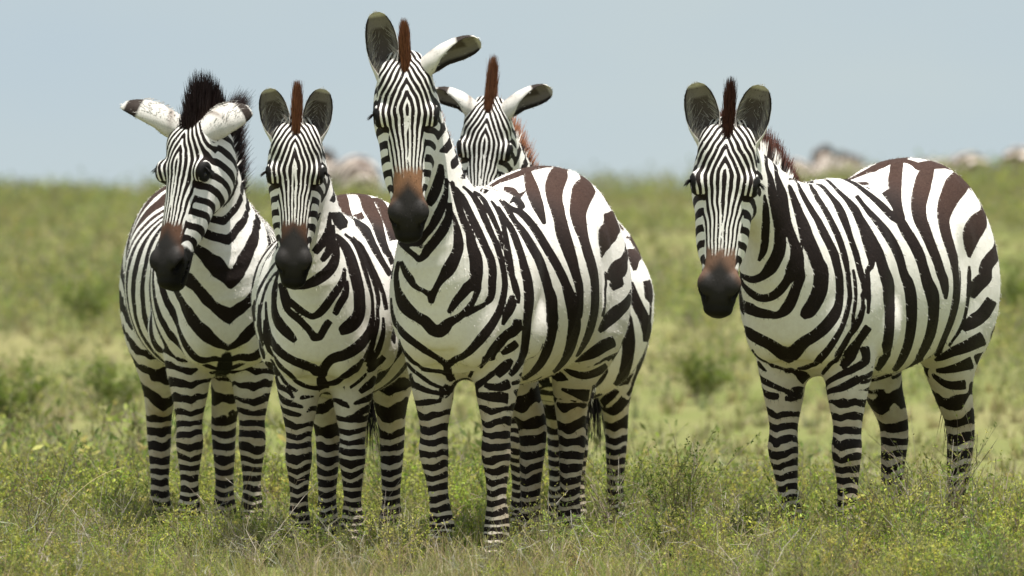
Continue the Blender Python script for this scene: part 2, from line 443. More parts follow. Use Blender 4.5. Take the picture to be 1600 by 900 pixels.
    # ---- stripe phases
    def g_axis(x):
        xs = np.linspace(-1.0, 0.9, 191)
        lam = np.interp(xs, [-0.6, -0.3, -0.1, 0.15, 0.32, 0.5], [st['rear'], st['rear'], st['mid'], (st['mid']+st['front'])/2, st['front'], st['front']*1.15])
        c = np.concatenate([[0], np.cumsum(0.5*(1/lam[1:]+1/lam[:-1])*0.01)])
        return -np.interp(x, xs, c)
    xc, zc, th_e = -0.20, 0.84, R(68)
    cx, cz = 0.25, 1.34
    s1 = np.linalg.norm(neck.pos-p1, axis=1).argmin()
    Tn = neck.T[s1]; b_n = max(0.35, math.pi/2-math.atan2(Tn[2], math.hypot(Tn[0], Tn[1]))-0.05)
    b_n = math.pi/2-b_n
    b_n = min(max(b_n, 0.45), 1.25)
    gx = g_axis(np.array([cx]))[0]
    def phi_torso(P):
        xe = P[:, 0]-st['lean']*(P[:, 2]-0.95)*sstep(P[:, 0], -0.45, -0.1)*(1-sstep(P[:, 0], 0.0, 0.25))
        be = np.arctan2(P[:, 0]-cx, np.maximum(cz-P[:, 2], -0.5))
        pf = np.where(P[:, 0] < cx, g_axis(xe), gx-st['chest']*np.clip(be, 0, 1.5))
        th = np.arctan2(-(P[:, 0]-xc), P[:, 2]-zc)
        fan = g_axis(np.array([xc]))[0]+np.clip(th, -0.5, th_e)*st['fan']
        hb = (xc-P[:, 0])*math.cos(th_e)+(zc-P[:, 2])*math.sin(th_e)
        fan = np.where((th > th_e) & (P[:, 0] < xc), g_axis(np.array([xc]))[0]+th_e*st['fan']+np.maximum(hb, 0)/st['bar'], fan)
        m = sstep(-P[:, 0], -xc-0.08, -xc+0.07)*sstep(P[:, 2], zc-0.05, zc+0.10)
        m = np.maximum(m, (P[:, 0] < xc)*1.0*(P[:, 2] <= zc+0.10)*(th > th_e))
        return pf*(1-m)+fan*m
    ct = torso.dist(V); cn = neck.dist(V); dl = [L.dist(V) for L in LEG]; dh = head_dist(V); dt = tail.dist(V)
    nc = neck.coords(V)
    ss = neck.soft_s(V); sN = neck.s[s1]
    sB = neck.soft_s(np.array([[cx+0.33*math.sin(b_n), p1[1], cz-0.33*math.cos(b_n)]]))[0]
    pn = gx-st['chest']*b_n-(ss-sB)/st['neck']
    tau = 0.020
    e = np.stack([np.exp(-np.clip(x, -0.3, 0.3)/tau) for x in (ct, cn, *dl, dh, dt)], 1); e /= e.sum(1, keepdims=True)
    wtorso, wneck, wl, whd, wtl = e[:, 0], e[:, 1], e[:, 2:6], e[:, 6], e[:, 7]
    # soft hand-over between neck and trunk rings
    m = sstep(ss, sN-0.06, sN+0.16)
    pbody = phi_torso(V)*(1-m)+pn*m
    front = sstep(V[:, 0], 0.36, 0.52)
    ventral = np.where(nc['dor'] < 0.02, 1, 0)*front
    vmid = np.maximum(0, 1-np.abs(V[:, 1]-0.5*m*pb[1]*sstep(V[:, 2], 1.0, 1.4))/0.13)
    pbody = pbody-chevron*vmid*ventral
    pleg = np.zeros(len(V)); wleg = np.zeros(len(V)); lowz = np.zeros(len(V))
    for i, L in enumerate(LEG):
        c = L.coords(V)
        lam = st['leg']*(1.0 if i < 2 else 1.05)
        side = np.where(np.sign(L.pos[6, 1]) > 0, 1, -1)
        if i < 2:
            sg = np.linspace(0, 1.4, 141); dens = np.cumsum(0.01/(lam*np.interp(sg, [0, 0.35, 0.6, 0.85, 1.1], [1.7, 1.45, 1.05, 0.85, 0.75])))
            ph = np.interp(c['s']+0.10*c['dor']+0.32*np.abs(c['lat']), sg, dens)+i*0.37
            w = wl[:, i]*sstep(-V[:, 2], -0.86, -0.60)
        else:       # bars of the haunch run on down the hind leg
            hb = (xc-V[:, 0])*math.cos(th_e)*sstep(V[:, 2], 0.45, 0.75)+(zc-V[:, 2])*math.sin(th_e)+0.25*np.abs(c['lat'])*sstep(-V[:, 2], -0.7, -0.5)
            sg = np.linspace(-0.6, 1.1, 171); dens = np.cumsum(0.01/np.interp(sg, [0.05, 0.25, 0.40, 0.6], [st['bar'], 0.080, 0.046, 0.032]))
            ph = np.interp(hb, sg, dens-np.interp(0, sg, dens))+g_axis(np.array([xc]))[0]+th_e*st['fan']
            w = np.maximum(wl[:, i]*sstep(-V[:, 2], -0.74, -0.62), sstep(-V[:, 0], -xc-0.005, -xc+0.035)*sstep(hb, 0.0, 0.03)*(np.sign(V[:, 1]) == side))
        if i < 2: w = w*1.0
        pleg = np.where(w > wleg, ph, pleg); wleg = np.maximum(wleg, w)
    # head space coordinates of every vertex
    q = (V-A['o'])/k; u, v, w_ = q@ea, q@el, q@en
    Dq = np.interp(u, HS[:, 0], HS[:, 1]); Jq = np.interp(u, HS[:, 0], HS[:, 2]); aq = np.interp(u, HS[:, 0], HS[:, 3])
    aq = np.maximum(aq, np.interp(u, [0.06, 0.12, 0.17, 0.23, 0.28], [0.086, 0.100, 0.106, 0.088, 0.066]))
    vb = np.interp(u, [0.0, 0.06, 0.10, 0.16, 0.20, 0.24, 0.28, 0.33, 0.40], [0.085, 0.094, 0.100, 0.099, 0.086, 0.070, 0.059, 0.052, 0.046])
    vb = vb*(1+0.06*np.sin(u*70+np.abs(v)*20))
    wlim = np.interp(u, [0.0, 0.10, 0.15, 0.19, 0.25, 0.36], [-0.03, -0.02, 0.028, 0.036, 0.012, 0.004])
    isf = sstep(vb-np.abs(v), -0.003, 0.003)*sstep(w_-wlim, -0.004, 0.004)
    ang = np.degrees(np.arctan2(np.abs(v)/aq, np.maximum((w_-(Dq-Jq)/2)/((Dq+Jq)/2), -1.0)))
    vn = np.abs(v)/np.interp(u, [0.0, 0.06, 0.10, 0.16, 0.20, 0.24, 0.28, 0.33, 0.40], [0.085, 0.094, 0.100, 0.099, 0.090, 0.077, 0.067, 0.060, 0.054])
    top = np.maximum(0, (0.145-u)/0.145)
    rv = np.random.RandomState(seed+400).uniform(-1, 1, 4)
    vn = np.abs(v+0.004*rv[0])/np.interp(u, [0.0, 0.06, 0.10, 0.16, 0.20, 0.24, 0.28, 0.33, 0.40], [0.085, 0.094, 0.100, 0.099, 0.090, 0.077, 0.067, 0.060, 0.054])+0.05*rv[1]*np.sin(u*16+rv[2]*3)
    pface = (st['nface']+0.35*rv[3])*vn*np.interp(u, [0, 0.2, 0.4], [0.92, 1.0, 1.05])+3.2*top**1.35+0.25
    mu = np.sqrt((u-0.44)**2+(w_+0.015)**2+(np.abs(v)-0.05)**2)
    pcheek = mu/st['cheek']+0.15
    ishead = sstep(whd, 0.25, 0.75)
    side_edge = 75.0
    wf = ishead*isf; wc = ishead*(1-isf)
    wb = (1-ishead)*(1-sstep(wleg, 0.35, 0.75)); wlg = (1-ishead)*sstep(wleg, 0.35, 0.75)
    # tail: narrow rings
    mt = sstep(wtl, 0.4, 0.8)
    ctl = tail.coords(V)
    pbody = np.where(mt > 0.5, ctl['s']/0.035, pbody)
    phase = np.stack([pbody+st['off'], pleg+st['off'], pface, pcheek], 1)
    wgt = np.stack([wb, wlg, wf, wc], 1)
    # bias: + darker
    bias = np.zeros(len(V))
    bias += 0.30*sstep(-V[:, 0], 0.12, 0.4)*sstep(V[:, 2], 0.98, 1.22)+0.18*sstep(V[:, 2], 0.9, 1.2)*(1-m)                       # dark croup
    bias -= st.get('pale', 0.52)*front*sstep(-V[:, 2], -1.20, -0.95)*(1-sstep(-V[:, 2], -0.66, -0.58))*(1-sstep(np.abs(V[:, 1]), 0.10, 0.22))*(1-ishead)
    inner = np.zeros(len(V))
    for i, L in enumerate(LEG):
        sgn = 1 if i in (0, 2) else -1
        inner = np.maximum(inner, wl[:, i]*sstep(-(V[:, 1]-np.interp(V[:, 2], L.pos[::-1, 2], L.pos[::-1, 1]))*sgn, 0.0, 0.05))
    bias -= np.where(V[:, 0] > 0, 0.75, 0.25)*inner*sstep(V[:, 2], 0.42, 0.58)*sstep(-V[:, 2], -0.9, -0.75)
    bias += 0.10*sstep(-V[:, 2], -0.70, -0.6)+0.28*sstep(-V[:, 2], -0.55, -0.36)+0.35*sstep(-V[:, 2], -0.16, -0.08)
    bias -= 0.5*sstep(-V[:, 2], -0.70, -0.64)*(wtorso > 0.6)*(np.abs(V[:, 1]) < 0.12)*(V[:, 0] < 0.3)      # white belly
    bias = np.where(ishead > 0.5, np.interp(u, [0.0, 0.08, 0.16, 0.25, 0.36], [0.15, 0.36, 0.38, 0.05, -0.05])*isf, bias)
    bias += mt*0.1+0.5*(1-sstep(np.abs(V[:, 1]), 0.02, 0.06))*sstep(V[:, 2], 1.12, 1.2)*(V[:, 0] < 0.15)*(V[:, 0] > -0.66)
    brown = np.clip(sstep(V[:, 2], 0.86, 1.30)*sstep(-V[:, 0], -0.25, 0.2)*1.0, 0, 1)*(1-ishead)+0.12
    dirt = np.clip(0.10+0.55*sstep(-V[:, 2], -0.72, -0.45)+0.35*sstep(-V[:, 2], -0.85, -0.62), 0, 1)*(1-ishead)
    coat = np.stack([bias, brown, dirt, np.zeros(len(V))], 1)
    # tints: muzzle, lips, painted nostril shade, eye surround, hooves
    tint = np.zeros((len(V), 4)); tint[:, :3] = 0.012
    mz = sstep(u+0.006*np.cos(v*150), mz_at-0.04, mz_at+0.05)*ishead
    mz_side = sstep(u, 0.405, 0.44)*ishead
    t = np.clip((ang-38)/20, 0, 1); tf = mz*(1-t)+mz_side*t
    browny = (1-sstep(u-1.0*np.abs(v)+0.02, mz_at+mz_len-0.035, mz_at+mz_len+0.03))*(ang < 62)
    bc = np.array(mz_col)
    mcol = 0.005+0.020*sstep(w_, 0.0, 0.035)[:, None]*np.array((1.0, 0.9, 0.85))  # paler on the upper side: a sheen painted into the muzzle colour
    nos = np.sqrt(((u-0.505)/0.026)**2+((w_-0.014)/0.013)**2)*(np.abs(v) > 0.03)+9*(np.abs(v) <= 0.03)
    mcol = mcol*(0.12+0.88*sstep(nos, 0.7, 1.25))[:, None]  # shade of the nostril hollows, painted into the colour
    tint[:, :3] = mcol*(1-browny[:, None])+bc*browny[:, None]
    eyed = np.sqrt(((u-0.172)/0.036)**2+((w_-0.026)/0.032)**2)
    ez = ishead*(1-sstep(eyed, 0.95, 1.30))*sstep(np.abs(v), 0.080, 0.090)
    tint[ez > 0.2, :3] = 0.008
    tf = np.maximum(tf, ez)
    hoof = sstep(-V[:, 2], -0.055, -0.045)
    tint[hoof > 0.3, :3] = 0.03
    tf = np.maximum(tf, hoof)
    # dark breastbone mark between the forelegs
    bb = (1-sstep(np.sqrt((V[:, 1]/0.030)**2+((V[:, 2]-0.655)/0.06)**2), 0.7, 1.1))*(V[:, 0] > 0.36)
    tf = np.maximum(tf, bb)
    tint[:, 3] = tf

    # ---- this animal's own markings
    trc = np.zeros((len(V), 4))
    if TRACE.get(seed):
        nor = np.zeros_like(V); fn = np.cross(V[Q[:, 2]]-V[Q[:, 0]], V[Q[:, 3]]-V[Q[:, 1]])
        for c_ in range(4): np.add.at(nor, Q[:, c_], fn)
        nor = nrm(nor)
        df = np.full(len(V), 0.3)
        for sl in TRACE[seed]:
            a = np.array(sl, float)/1000
            ctr, hv = 0.5*(a[:, :3]+a[:, 3:]), 0.5*(a[:, 3:]-a[:, :3])
            t0 = np.concatenate([[0], np.cumsum(np.maximum(np.linalg.norm(np.diff(ctr, axis=0), axis=1), 1e-4))])
            B = hermite(t0, np.hstack([ctr, hv]), np.linspace(0, t0[-1], max(3, int(t0[-1]/0.006)+1)))
            ctr, hv = B[:, :3], B[:, 3:]
            hl = np.maximum(np.linalg.norm(hv, axis=1), 0.001); hu_ = hv/hl[:, None]
            T = nrm(np.gradient(ctr, axis=0)); sp = t0[-1]/(len(B)-1)
            co = (T*hu_).sum(1); si2 = np.maximum(1-co*co, 0.05); si = np.sqrt(si2)
            mrg = 0.09+hl.max()
            sel = np.where(np.all((V > ctr.min(0)-mrg) & (V < ctr.max(0)+mrg), axis=1))[0]
            nn = np.cross(T, hu_); mid_ = sel[((V[sel][:, None]-ctr[None, ::8])**2).sum(2).argmin(0)]
            sg = np.sign((nn[::8]*nor[mid_]).sum(1).sum()) or 1.0
            nn = nrm(nn)*sg
            for i0 in range(0, len(sel), 8000):
                ii = sel[i0:i0+8000]
                q = V[ii][:, None]-ctr[None]
                qa = (q*T[None]).sum(2); qb = (q*hu_[None]).sum(2); qn = (q*nn[None]).sum(2)
                al_ = (qa-co*qb)/si2; be_ = (qb-co*qa)/si2
                e_ = np.maximum(np.abs(al_)-sp*0.75, 0)
                x_ = (np.abs(be_)-hl[None])*si[None]
                d = np.where(e_ > 0, np.sqrt(np.maximum(x_, 0)**2+e_**2), x_)
                d = np.where((np.abs(qn) > 0.06) | (nor[ii]@nn.T < -0.2), 0.3, d)
                df[ii] = np.minimum(df[ii], d.min(1))
        dc = np.maximum(df, 0)
        lo_ = sstep(-V[:, 2], -0.76, -0.66)*sstep(wleg, 0.2, 0.6)
        lo_ = np.maximum(lo_, 0.55*sstep(wneck, 0.3, 0.7)*sstep(V[:, 2], 1.12, 1.22))
        mk = (1-sstep(dc, 0.055-0.043*lo_, 0.075-0.050*lo_))*(1-ishead)*(1-sstep(-V[:, 2], -0.56, -0.50))*(1-mt)*sstep(nor@tob(nrm(np.array([-loc[0], -loc[1], 0.0]))), 0.0, 0.14)
        trc[:, 0] = np.clip((0.0028-df)*110, -1, 1); trc[:, 1] = mk
        tint[:, 3] = np.where(bb > 0.01, tint[:, 3]*(1-mk), tint[:, 3])

    # ---- ears, added to the same skin
    Vs, Qs, PH, WG, CO, TI, TR = [V], [Q], [phase], [wgt], [coat], [tint], [trc]
    base = len(V)
    ears = ears or {}
    for s in (1, -1):
        E = ears.get(s, {})
        Lh = E.get('len', 0.19)*k; wide = E.get('wide', 1.12); tw = R(E.get('twist', 0))
        d0 = nrm(tob(E.get('dir', (0.28*s, 0.0, 0.95)))); o0 = tob(E.get('open', (0.15*s, -1, 0.0)))
        o0 = nrm(o0-(o0@d0)*d0); sd = np.cross(d0, o0)
        b0 = hd(A, 0.012, 0.062*s, 0.004)-d0*0.035
        nt, na = 26, 17
        t = np.linspace(0, 1, nt); al = np.linspace(-1, 1, na)
        half = np.interp(t, [0, 0.12, 0.3, 0.5, 0.7, 0.84, 0.93, 0.98, 1], [0.028, 0.034, 0.0435, 0.0475, 0.0445, 0.037, 0.028, 0.020, 0.010])*k*wide
        A_ = np.interp(t, [0, 0.2, 0.45, 1], [2.9, 2.3, 1.75, 1.45])
        rings = []
        for shell in (0, 1):
            for tt, hw, aa in zip(t, half, A_):
                ct_, st_ = math.cos(tw*tt), math.sin(tw*tt)
                oo, ss_ = o0*ct_+sd*st_, sd*ct_-o0*st_
                th = al*aa
                rr = hw/ max(math.sin(min(aa, math.pi/2)), 0.6)
                thick = 0.0045*(1-abs(al)**4*0.7)*min(1, (1-tt)*6+0.1)
                rr2 = rr-(thick if shell else 0)
                c = b0+d0*(tt*Lh*1.06)
                bend = oo*(0.020*math.sin(math.pi*tt)-0.01*tt)*-k*E.get('bend', 1.0)
                P = c+bend-oo*(rr2*np.cos(th)*0.85)[:, None]+ss_*(rr2*np.sin(th))[:, None]
                rings.append(P)
        EV = np.concatenate(rings); EQ = []
        idx = lambda sh, i, j: base+sh*nt*na+i*na+j
        for sh in (0, 1):
            for i in range(nt-1):
                for j in range(na-1):
                    qd = [idx(sh, i, j), idx(sh, i, j+1), idx(sh, i+1, j+1), idx(sh, i+1, j)]
                    EQ.append(qd if sh else qd[::-1])
        for i in range(nt-1):
            for j in (0, na-1):
                qd = [idx(0, i, j), idx(1, i, j), idx(1, i+1, j), idx(0, i+1, j)]
                EQ.append(qd if j == 0 else qd[::-1])
        TT = np.tile(np.repeat(t, na), 2); AA = np.tile(al, 2*nt); SH = np.repeat([0, 1], nt*na)
        col = np.zeros((len(EV), 3)); tfe = np.ones(len(EV))
        back = np.array((0.78, 0.75, 0.70))
        col[:] = back
        darktip = (TT > 0.74)*(TT < 0.94)*(SH == 0); col[darktip > 0] = (0.035, 0.025, 0.02)
        base_b = (SH == 0)*np.exp(-((TT-0.34+0.12*AA)/0.05)**2)*np.exp(-((AA-0.1)/0.45)**2)*0.75
        col = col*(1-base_b[:, None])+np.array((0.13, 0.075, 0.05))*base_b[:, None]
        ins = SH == 1
        col[ins] = (0.29, 0.265, 0.25)
        rim = ins*(np.abs(AA) > 0.80); col[rim > 0] = (0.03, 0.024, 0.022)
        inlow = ins*(TT < 0.28); col[inlow > 0] = (0.38, 0.33, 0.28)
        deep = ins*(np.abs(AA) < 0.4)*(TT > 0.3)*(TT < 0.8); col[deep > 0] = (0.12, 0.10, 0.088)
        if tip_white: col[TT > 0.93] = (0.78, 0.75, 0.70)
        n_ = len(EV)
        Vs.append(EV); Qs.append(np.array(EQ)); PH.append(np.zeros((n_, 4))); TR.append(np.zeros((n_, 4))); WG.append(np.zeros((n_, 4)))
        CO.append(np.tile([-1.0, 0, 0, 0], (n_, 1))); TI.append(np.hstack([col, tfe[:, None]*1.4]))
        base += n_
        E['_frame'] = (b0, d0, o0, sd, Lh, half, A_, t)
        ears[s] = E
    V = np.concatenate(Vs); Q = np.concatenate(Qs)
    phase, wgt, coat, tint, trc = (np.concatenate(x) for x in (PH, WG, CO, TI, TR))
    root = empty(name, tuple(loc), math.atan2(F[1], F[0]))
    tag(root, label, "zebra", group)
    mat = coat_material("zebra_coat", seed, white)
    body = make_mesh("body", V*scale, Q, mat, root, dict(phase=('FLOAT_COLOR', phase), weight=('FLOAT_COLOR', wgt), coat=('FLOAT_COLOR', coat), tint=('FLOAT_COLOR', tint), marks=('FLOAT_COLOR', trc)))
    if lite: 
        nstr = 500
    else: nstr = 7000
    # ---- eyes
    if not lite:
        for s in (1, -1):
            c = hd(A, 0.174, 0.0845*s, 0.022)
            th, ph_ = np.meshgrid(np.linspace(0, math.pi, 13), np.linspace(0, 2*math.pi, 17)[:-1], indexing='ij')
            sp_ = np.stack([np.sin(th)*np.cos(ph_), np.sin(th)*np.sin(ph_), np.cos(th)], -1).reshape(-1, 3)*0.0168*k
            qs = [(i*16+j, (i+1)*16+j, (i+1)*16+(j+1) % 16, i*16+(j+1) % 16) for i in range(12) for j in range(16)]
            make_mesh("eye", (c+sp_)*scale, np.array(qs), MAT_EYE, root)
    # ---- hair helper: tapered ribbons
    def ribbons(roots, dirs, lens, wid, curl, name, colr, phs=None, biasv=None, tintf=None, segs=4, rootcol=None):
        N = len(roots); ts = np.linspace(0, 1, segs+1)
        side = nrm(np.cross(dirs, rs.normal(size=(N, 3))))
        VV = np.zeros((N, segs+1, 2, 3))
        for i, tt in enumerate(ts):
            c = roots+dirs*(lens*tt)[:, None]+curl*(lens*tt*tt)[:, None]
            ww = (wid*(1-0.85*tt**1.5))[:, None]*side
            VV[:, i, 0] = c-ww; VV[:, i, 1] = c+ww
        VV = VV.reshape(-1, 3)
        b_ = (np.arange(N)*(segs+1)*2)[:, None]
        fq = np.concatenate([np.stack([b_[:, 0]+2*i, b_[:, 0]+2*i+1, b_[:, 0]+2*i+3, b_[:, 0]+2*i+2], 1) for i in range(segs)])
        rep = lambda x: np.repeat(x, (segs+1)*2, 0)
        tt = np.tile(np.repeat(ts, 2), N)
        n_ = len(VV)
        ph4 = np.zeros((n_, 4)); wg4 = np.zeros((n_, 4)); co4 = np.zeros((n_, 4)); ti4 = np.zeros((n_, 4))
        if phs is not None: ph4[:, 0] = rep(phs); wg4[:, 0] = 1
        co4[:, 1] = 0.3
        if biasv is not None: co4[:, 0] = rep(biasv)
        ti4[:, :3] = rep(colr) if np.ndim(colr) == 2 else colr
        if rootcol is not None:
            kf = sstep(tt, 0.15, 0.75)[:, None]; ti4[:, :3] = np.array(rootcol)*(1-kf)+ti4[:, :3]*kf
        ti4[:, 3] = np.clip(tintf(tt, rep(rs.uniform(0, 1, N))), 0, 1.5)
        return make_mesh(name, VV*scale, fq, mat, root, dict(phase=('FLOAT_COLOR', ph4), weight=('FLOAT_COLOR', wg4), coat=('FLOAT_COLOR', co4), tint=('FLOAT_COLOR', ti4)), smooth=False)
    # ---- short coat hair lying back along the body
    if not lite and 'NOHAIR' not in globals():
        nh = 60000
        nbody = Vs[0].shape[0]
        nor = np.zeros((len(V), 3)); q0 = Q
        fn = np.cross(V[q0[:, 2]]-V[q0[:, 0]], V[q0[:, 3]]-V[q0[:, 1]])
        for c_ in range(4): np.add.at(nor, q0[:, c_], fn)
        nor = nrm(nor)
        ok = np.where((V[:nbody, 2] > 0.10) & (np.linalg.norm(V[:nbody]-hd(A, 0.17, 0, 0.02), axis=1) > 0.0))[0]
        pick = np.concatenate([rs.choice(ok, nh-1400), rs.randint(nbody, len(V), 1400)])
        isear = (pick >= nbody)[:, None]
        hs = np.where(isear, 0.0, ishead[np.minimum(pick, nbody-1)][:, None])
        lay = np.array([-0.75, 0, -0.55])*(1-hs)+ea*hs
        lay = np.where(isear, nrm(V[pick]-hd(A, 0.10, 0, -0.02)), lay)
        nn_ = nor[pick]; lay = nrm(lay-(lay*nn_).sum(1, keepdims=True)*nn_)
        lnh = rs.uniform(0.004, 0.010, nh)*(1-0.45*hs[:, 0])
        d_h = nrm(lay+nn_*rs.uniform(0.12, 0.45, (nh, 1))+rs.normal(0, 0.18, (nh, 3)))
        w_h = nrm(np.cross(d_h, nn_))*rs.uniform(0.0006, 0.0010, (nh, 1))
        r_h = V[pick]+rs.normal(0, 0.002, (nh, 3))-nn_*0.001
        tip = r_h+d_h*lnh[:, None]
        HV = np.stack([r_h-w_h, r_h+w_h, tip+w_h*0.3, tip-w_h*0.3], 1).reshape(-1, 3)
        rp = lambda x: np.repeat(x[pick], 4, 0)
        make_mesh("coat_hair", HV*scale, np.arange(4*nh).reshape(-1, 4), mat, root, dict(phase=('FLOAT_COLOR', rp(phase)), weight=('FLOAT_COLOR', rp(wgt)), coat=('FLOAT_COLOR', rp(coat)), tint=('FLOAT_COLOR', rp(tint)), marks=('FLOAT_COLOR', rp(trc))), smooth=False)
    # ---- mane from the withers over the poll into the forelock
    Sm = neck.s[-1]; s0 = sN+0.05
    sv = rs.uniform(s0, Sm, nstr)
    pos = np.stack([np.interp(sv, neck.s, neck.pos[:, i]) for i in range(3)], 1)
    Ud = nrm(np.stack([np.interp(sv, neck.s, neck.U[:, i]) for i in range(3)], 1))
    Td = nrm(np.stack([np.interp(sv, neck.s, neck.T[:, i]) for i in range(3)], 1))
    Ld = nrm(np.cross(Ud, Td))
    hu = np.interp(sv, neck.s, neck.par[:, 1])
    fr = (sv-s0)/(Sm-s0)
    lat = rs.normal(0, 0.0075, nstr)
    roots = pos+Ud*(hu-0.022)[:, None]+Ld*lat[:, None]
    dirs = nrm(Ud+Td*(0.05+0.20*fr)[:, None]+Ld*(lat*7)[:, None]+rs.normal(0, 0.035, (nstr, 3)))
    ln = mane_h*(0.15+1.05*sstep(fr, 0.0, 0.5)-mane_dip*sstep(fr, 0.8, 1.0))*rs.uniform(0.75, 1.1, nstr)+0.02
    pm = gx-st['chest']*b_n-(neck.soft_s(roots)-sB)/st['neck']
    mm = sstep(neck.soft_s(roots), sN-0.06, sN+0.16)
    pm = phi_torso(roots)*(1-mm)+pm*mm+st['off']
    ribbons(roots, dirs, ln, np.full(nstr, 0.0017 if not lite else 0.006), nrm(rs.normal(0, 1, (nstr, 3)))*0.06, "mane", np.array(mane_tint), pm, np.full(nstr, 0.1),
            lambda tt, r: sstep(tt, 0.72-mane_brown*0.55+0.12*(r-0.5), 0.92-mane_brown*0.35))
    nf = 130 if lite else 2400
    tq = rs.uniform(0, 1, nf); vv = rs.normal(0, hair_wide, nf)
    kn = [0, 0.2, 0.38, 0.58, 0.8, 1.0]
    uu = np.interp(tq, kn, [-0.012, -0.050, -0.060, -0.035, 0.0, 0.045]); ww = np.interp(tq, kn, [-0.140, -0.10, -0.05, 0.0, 0.028, 0.045])
    roots = pb+np.outer(uu, A['a'])+np.outer(vv, A['l'])+np.outer(ww-0.006, A['n'])
    fl = nrm(-ea*0.95+en*0.22)
    dirs = nrm(fl+np.outer(vv*5, el)+rs.normal(0, 0.045, (nf, 3)))
    ln = mane_h*np.interp(tq, [0, 0.3, 0.6, 0.8, 1], [0.95, 1.05, 1.2, 1.0, 0.5])*rs.uniform(0.75, 1.1, nf)*np.clip(1.08-0.10*(vv/hair_wide)**2, 0.45, 1.08)
    ribbons(roots, dirs, ln, np.full(nf, 0.0015 if not lite else 0.006), np.tile(en*0.10, (nf, 1)), "forelock", np.array(mane_tint)*rs.uniform(0.55, 1.45, (nf, 1)), None, None,
            lambda tt, r: np.full_like(tt, 1.3), rootcol=(0.030, 0.015, 0.011))
    # ---- tail tuft
    nt_ = 60 if lite else 420
    sv = rs.uniform(tail.s[-1]*0.55, tail.s[-1], nt_)
    roots = np.stack([np.interp(sv, tail.s, tail.pos[:, i]) for i in range(3)], 1)+rs.normal(0, 0.006, (nt_, 3))
    dirs = nrm(np.array([-0.03, 0, -1.0])+rs.normal(0, 0.07, (nt_, 3)))
    ribbons(roots, dirs, rs.uniform(0.16, 0.36, nt_), np.full(nt_, 0.0028), rs.normal(0, 0.05, (nt_, 3)), "tail_tuft", np.array((0.012, 0.010, 0.009)), None, None,
            lambda tt, r: np.full_like(tt, 1.3))
    # ---- hair inside the ears and the lashes
    if not lite:
        for s in (1, -1):
            b0, d0, o0, sd, Lh, half, A_, t = ears[s]['_frame']
            if abs(E_tw(ears, s)) > 1: continue
            ne = 230
            tv = rs.uniform(0.06, 0.72, ne); sg = rs.choice([-1, 1], ne); an = rs.uniform(0.15, 0.95, ne)*sg
            hw = np.interp(tv, t, half); aa = np.interp(tv, t, A_)*an
            rt_ = b0+np.outer(tv*Lh*1.06, d0)-np.outer(hw*0.8*np.cos(aa), o0)+np.outer(hw*0.9*np.sin(aa), sd)-np.outer(0.02*k*np.sin(math.pi*tv), o0)
            dr = nrm(d0*0.9+o0*0.45-np.outer(np.sign(aa)*0.55, sd)+rs.normal(0, 0.2, (ne, 3)))
            ribbons(rt_, dr, rs.uniform(0.018, 0.042, ne), np.full(ne, 0.0011), nrm(rs.normal(0, 1, (ne, 3)))*0.1, "ear_hair", np.tile(rs.uniform(0.25, 0.75, (ne, 1)), (1, 3))*np.array((1, 0.95, 0.87)), None, None,
                    lambda tt, r: np.full_like(tt, 1.3), segs=3)
            nl = 46
            fa = rs.uniform(-0.028, 0.016, nl)
            rt_ = hd(A, 0.156, 0.104*s, 0.026)+np.outer(fa, A['n'])+np.outer(-0.12*np.abs(fa), A['a'])
            dr = nrm(el*s*0.85+ea*0.35+en*0.1+rs.normal(0, 0.15, (nl, 3)))
            ribbons(rt_, dr, rs.uniform(0.014, 0.026, nl), np.full(nl, 0.0012), np.tile(ea*0.4, (nl, 1)), "eyelash", np.array((0.008, 0.007, 0.007)), None, None,
                    lambda tt, r: np.full_like(tt, 1.3), segs=3)
    return root
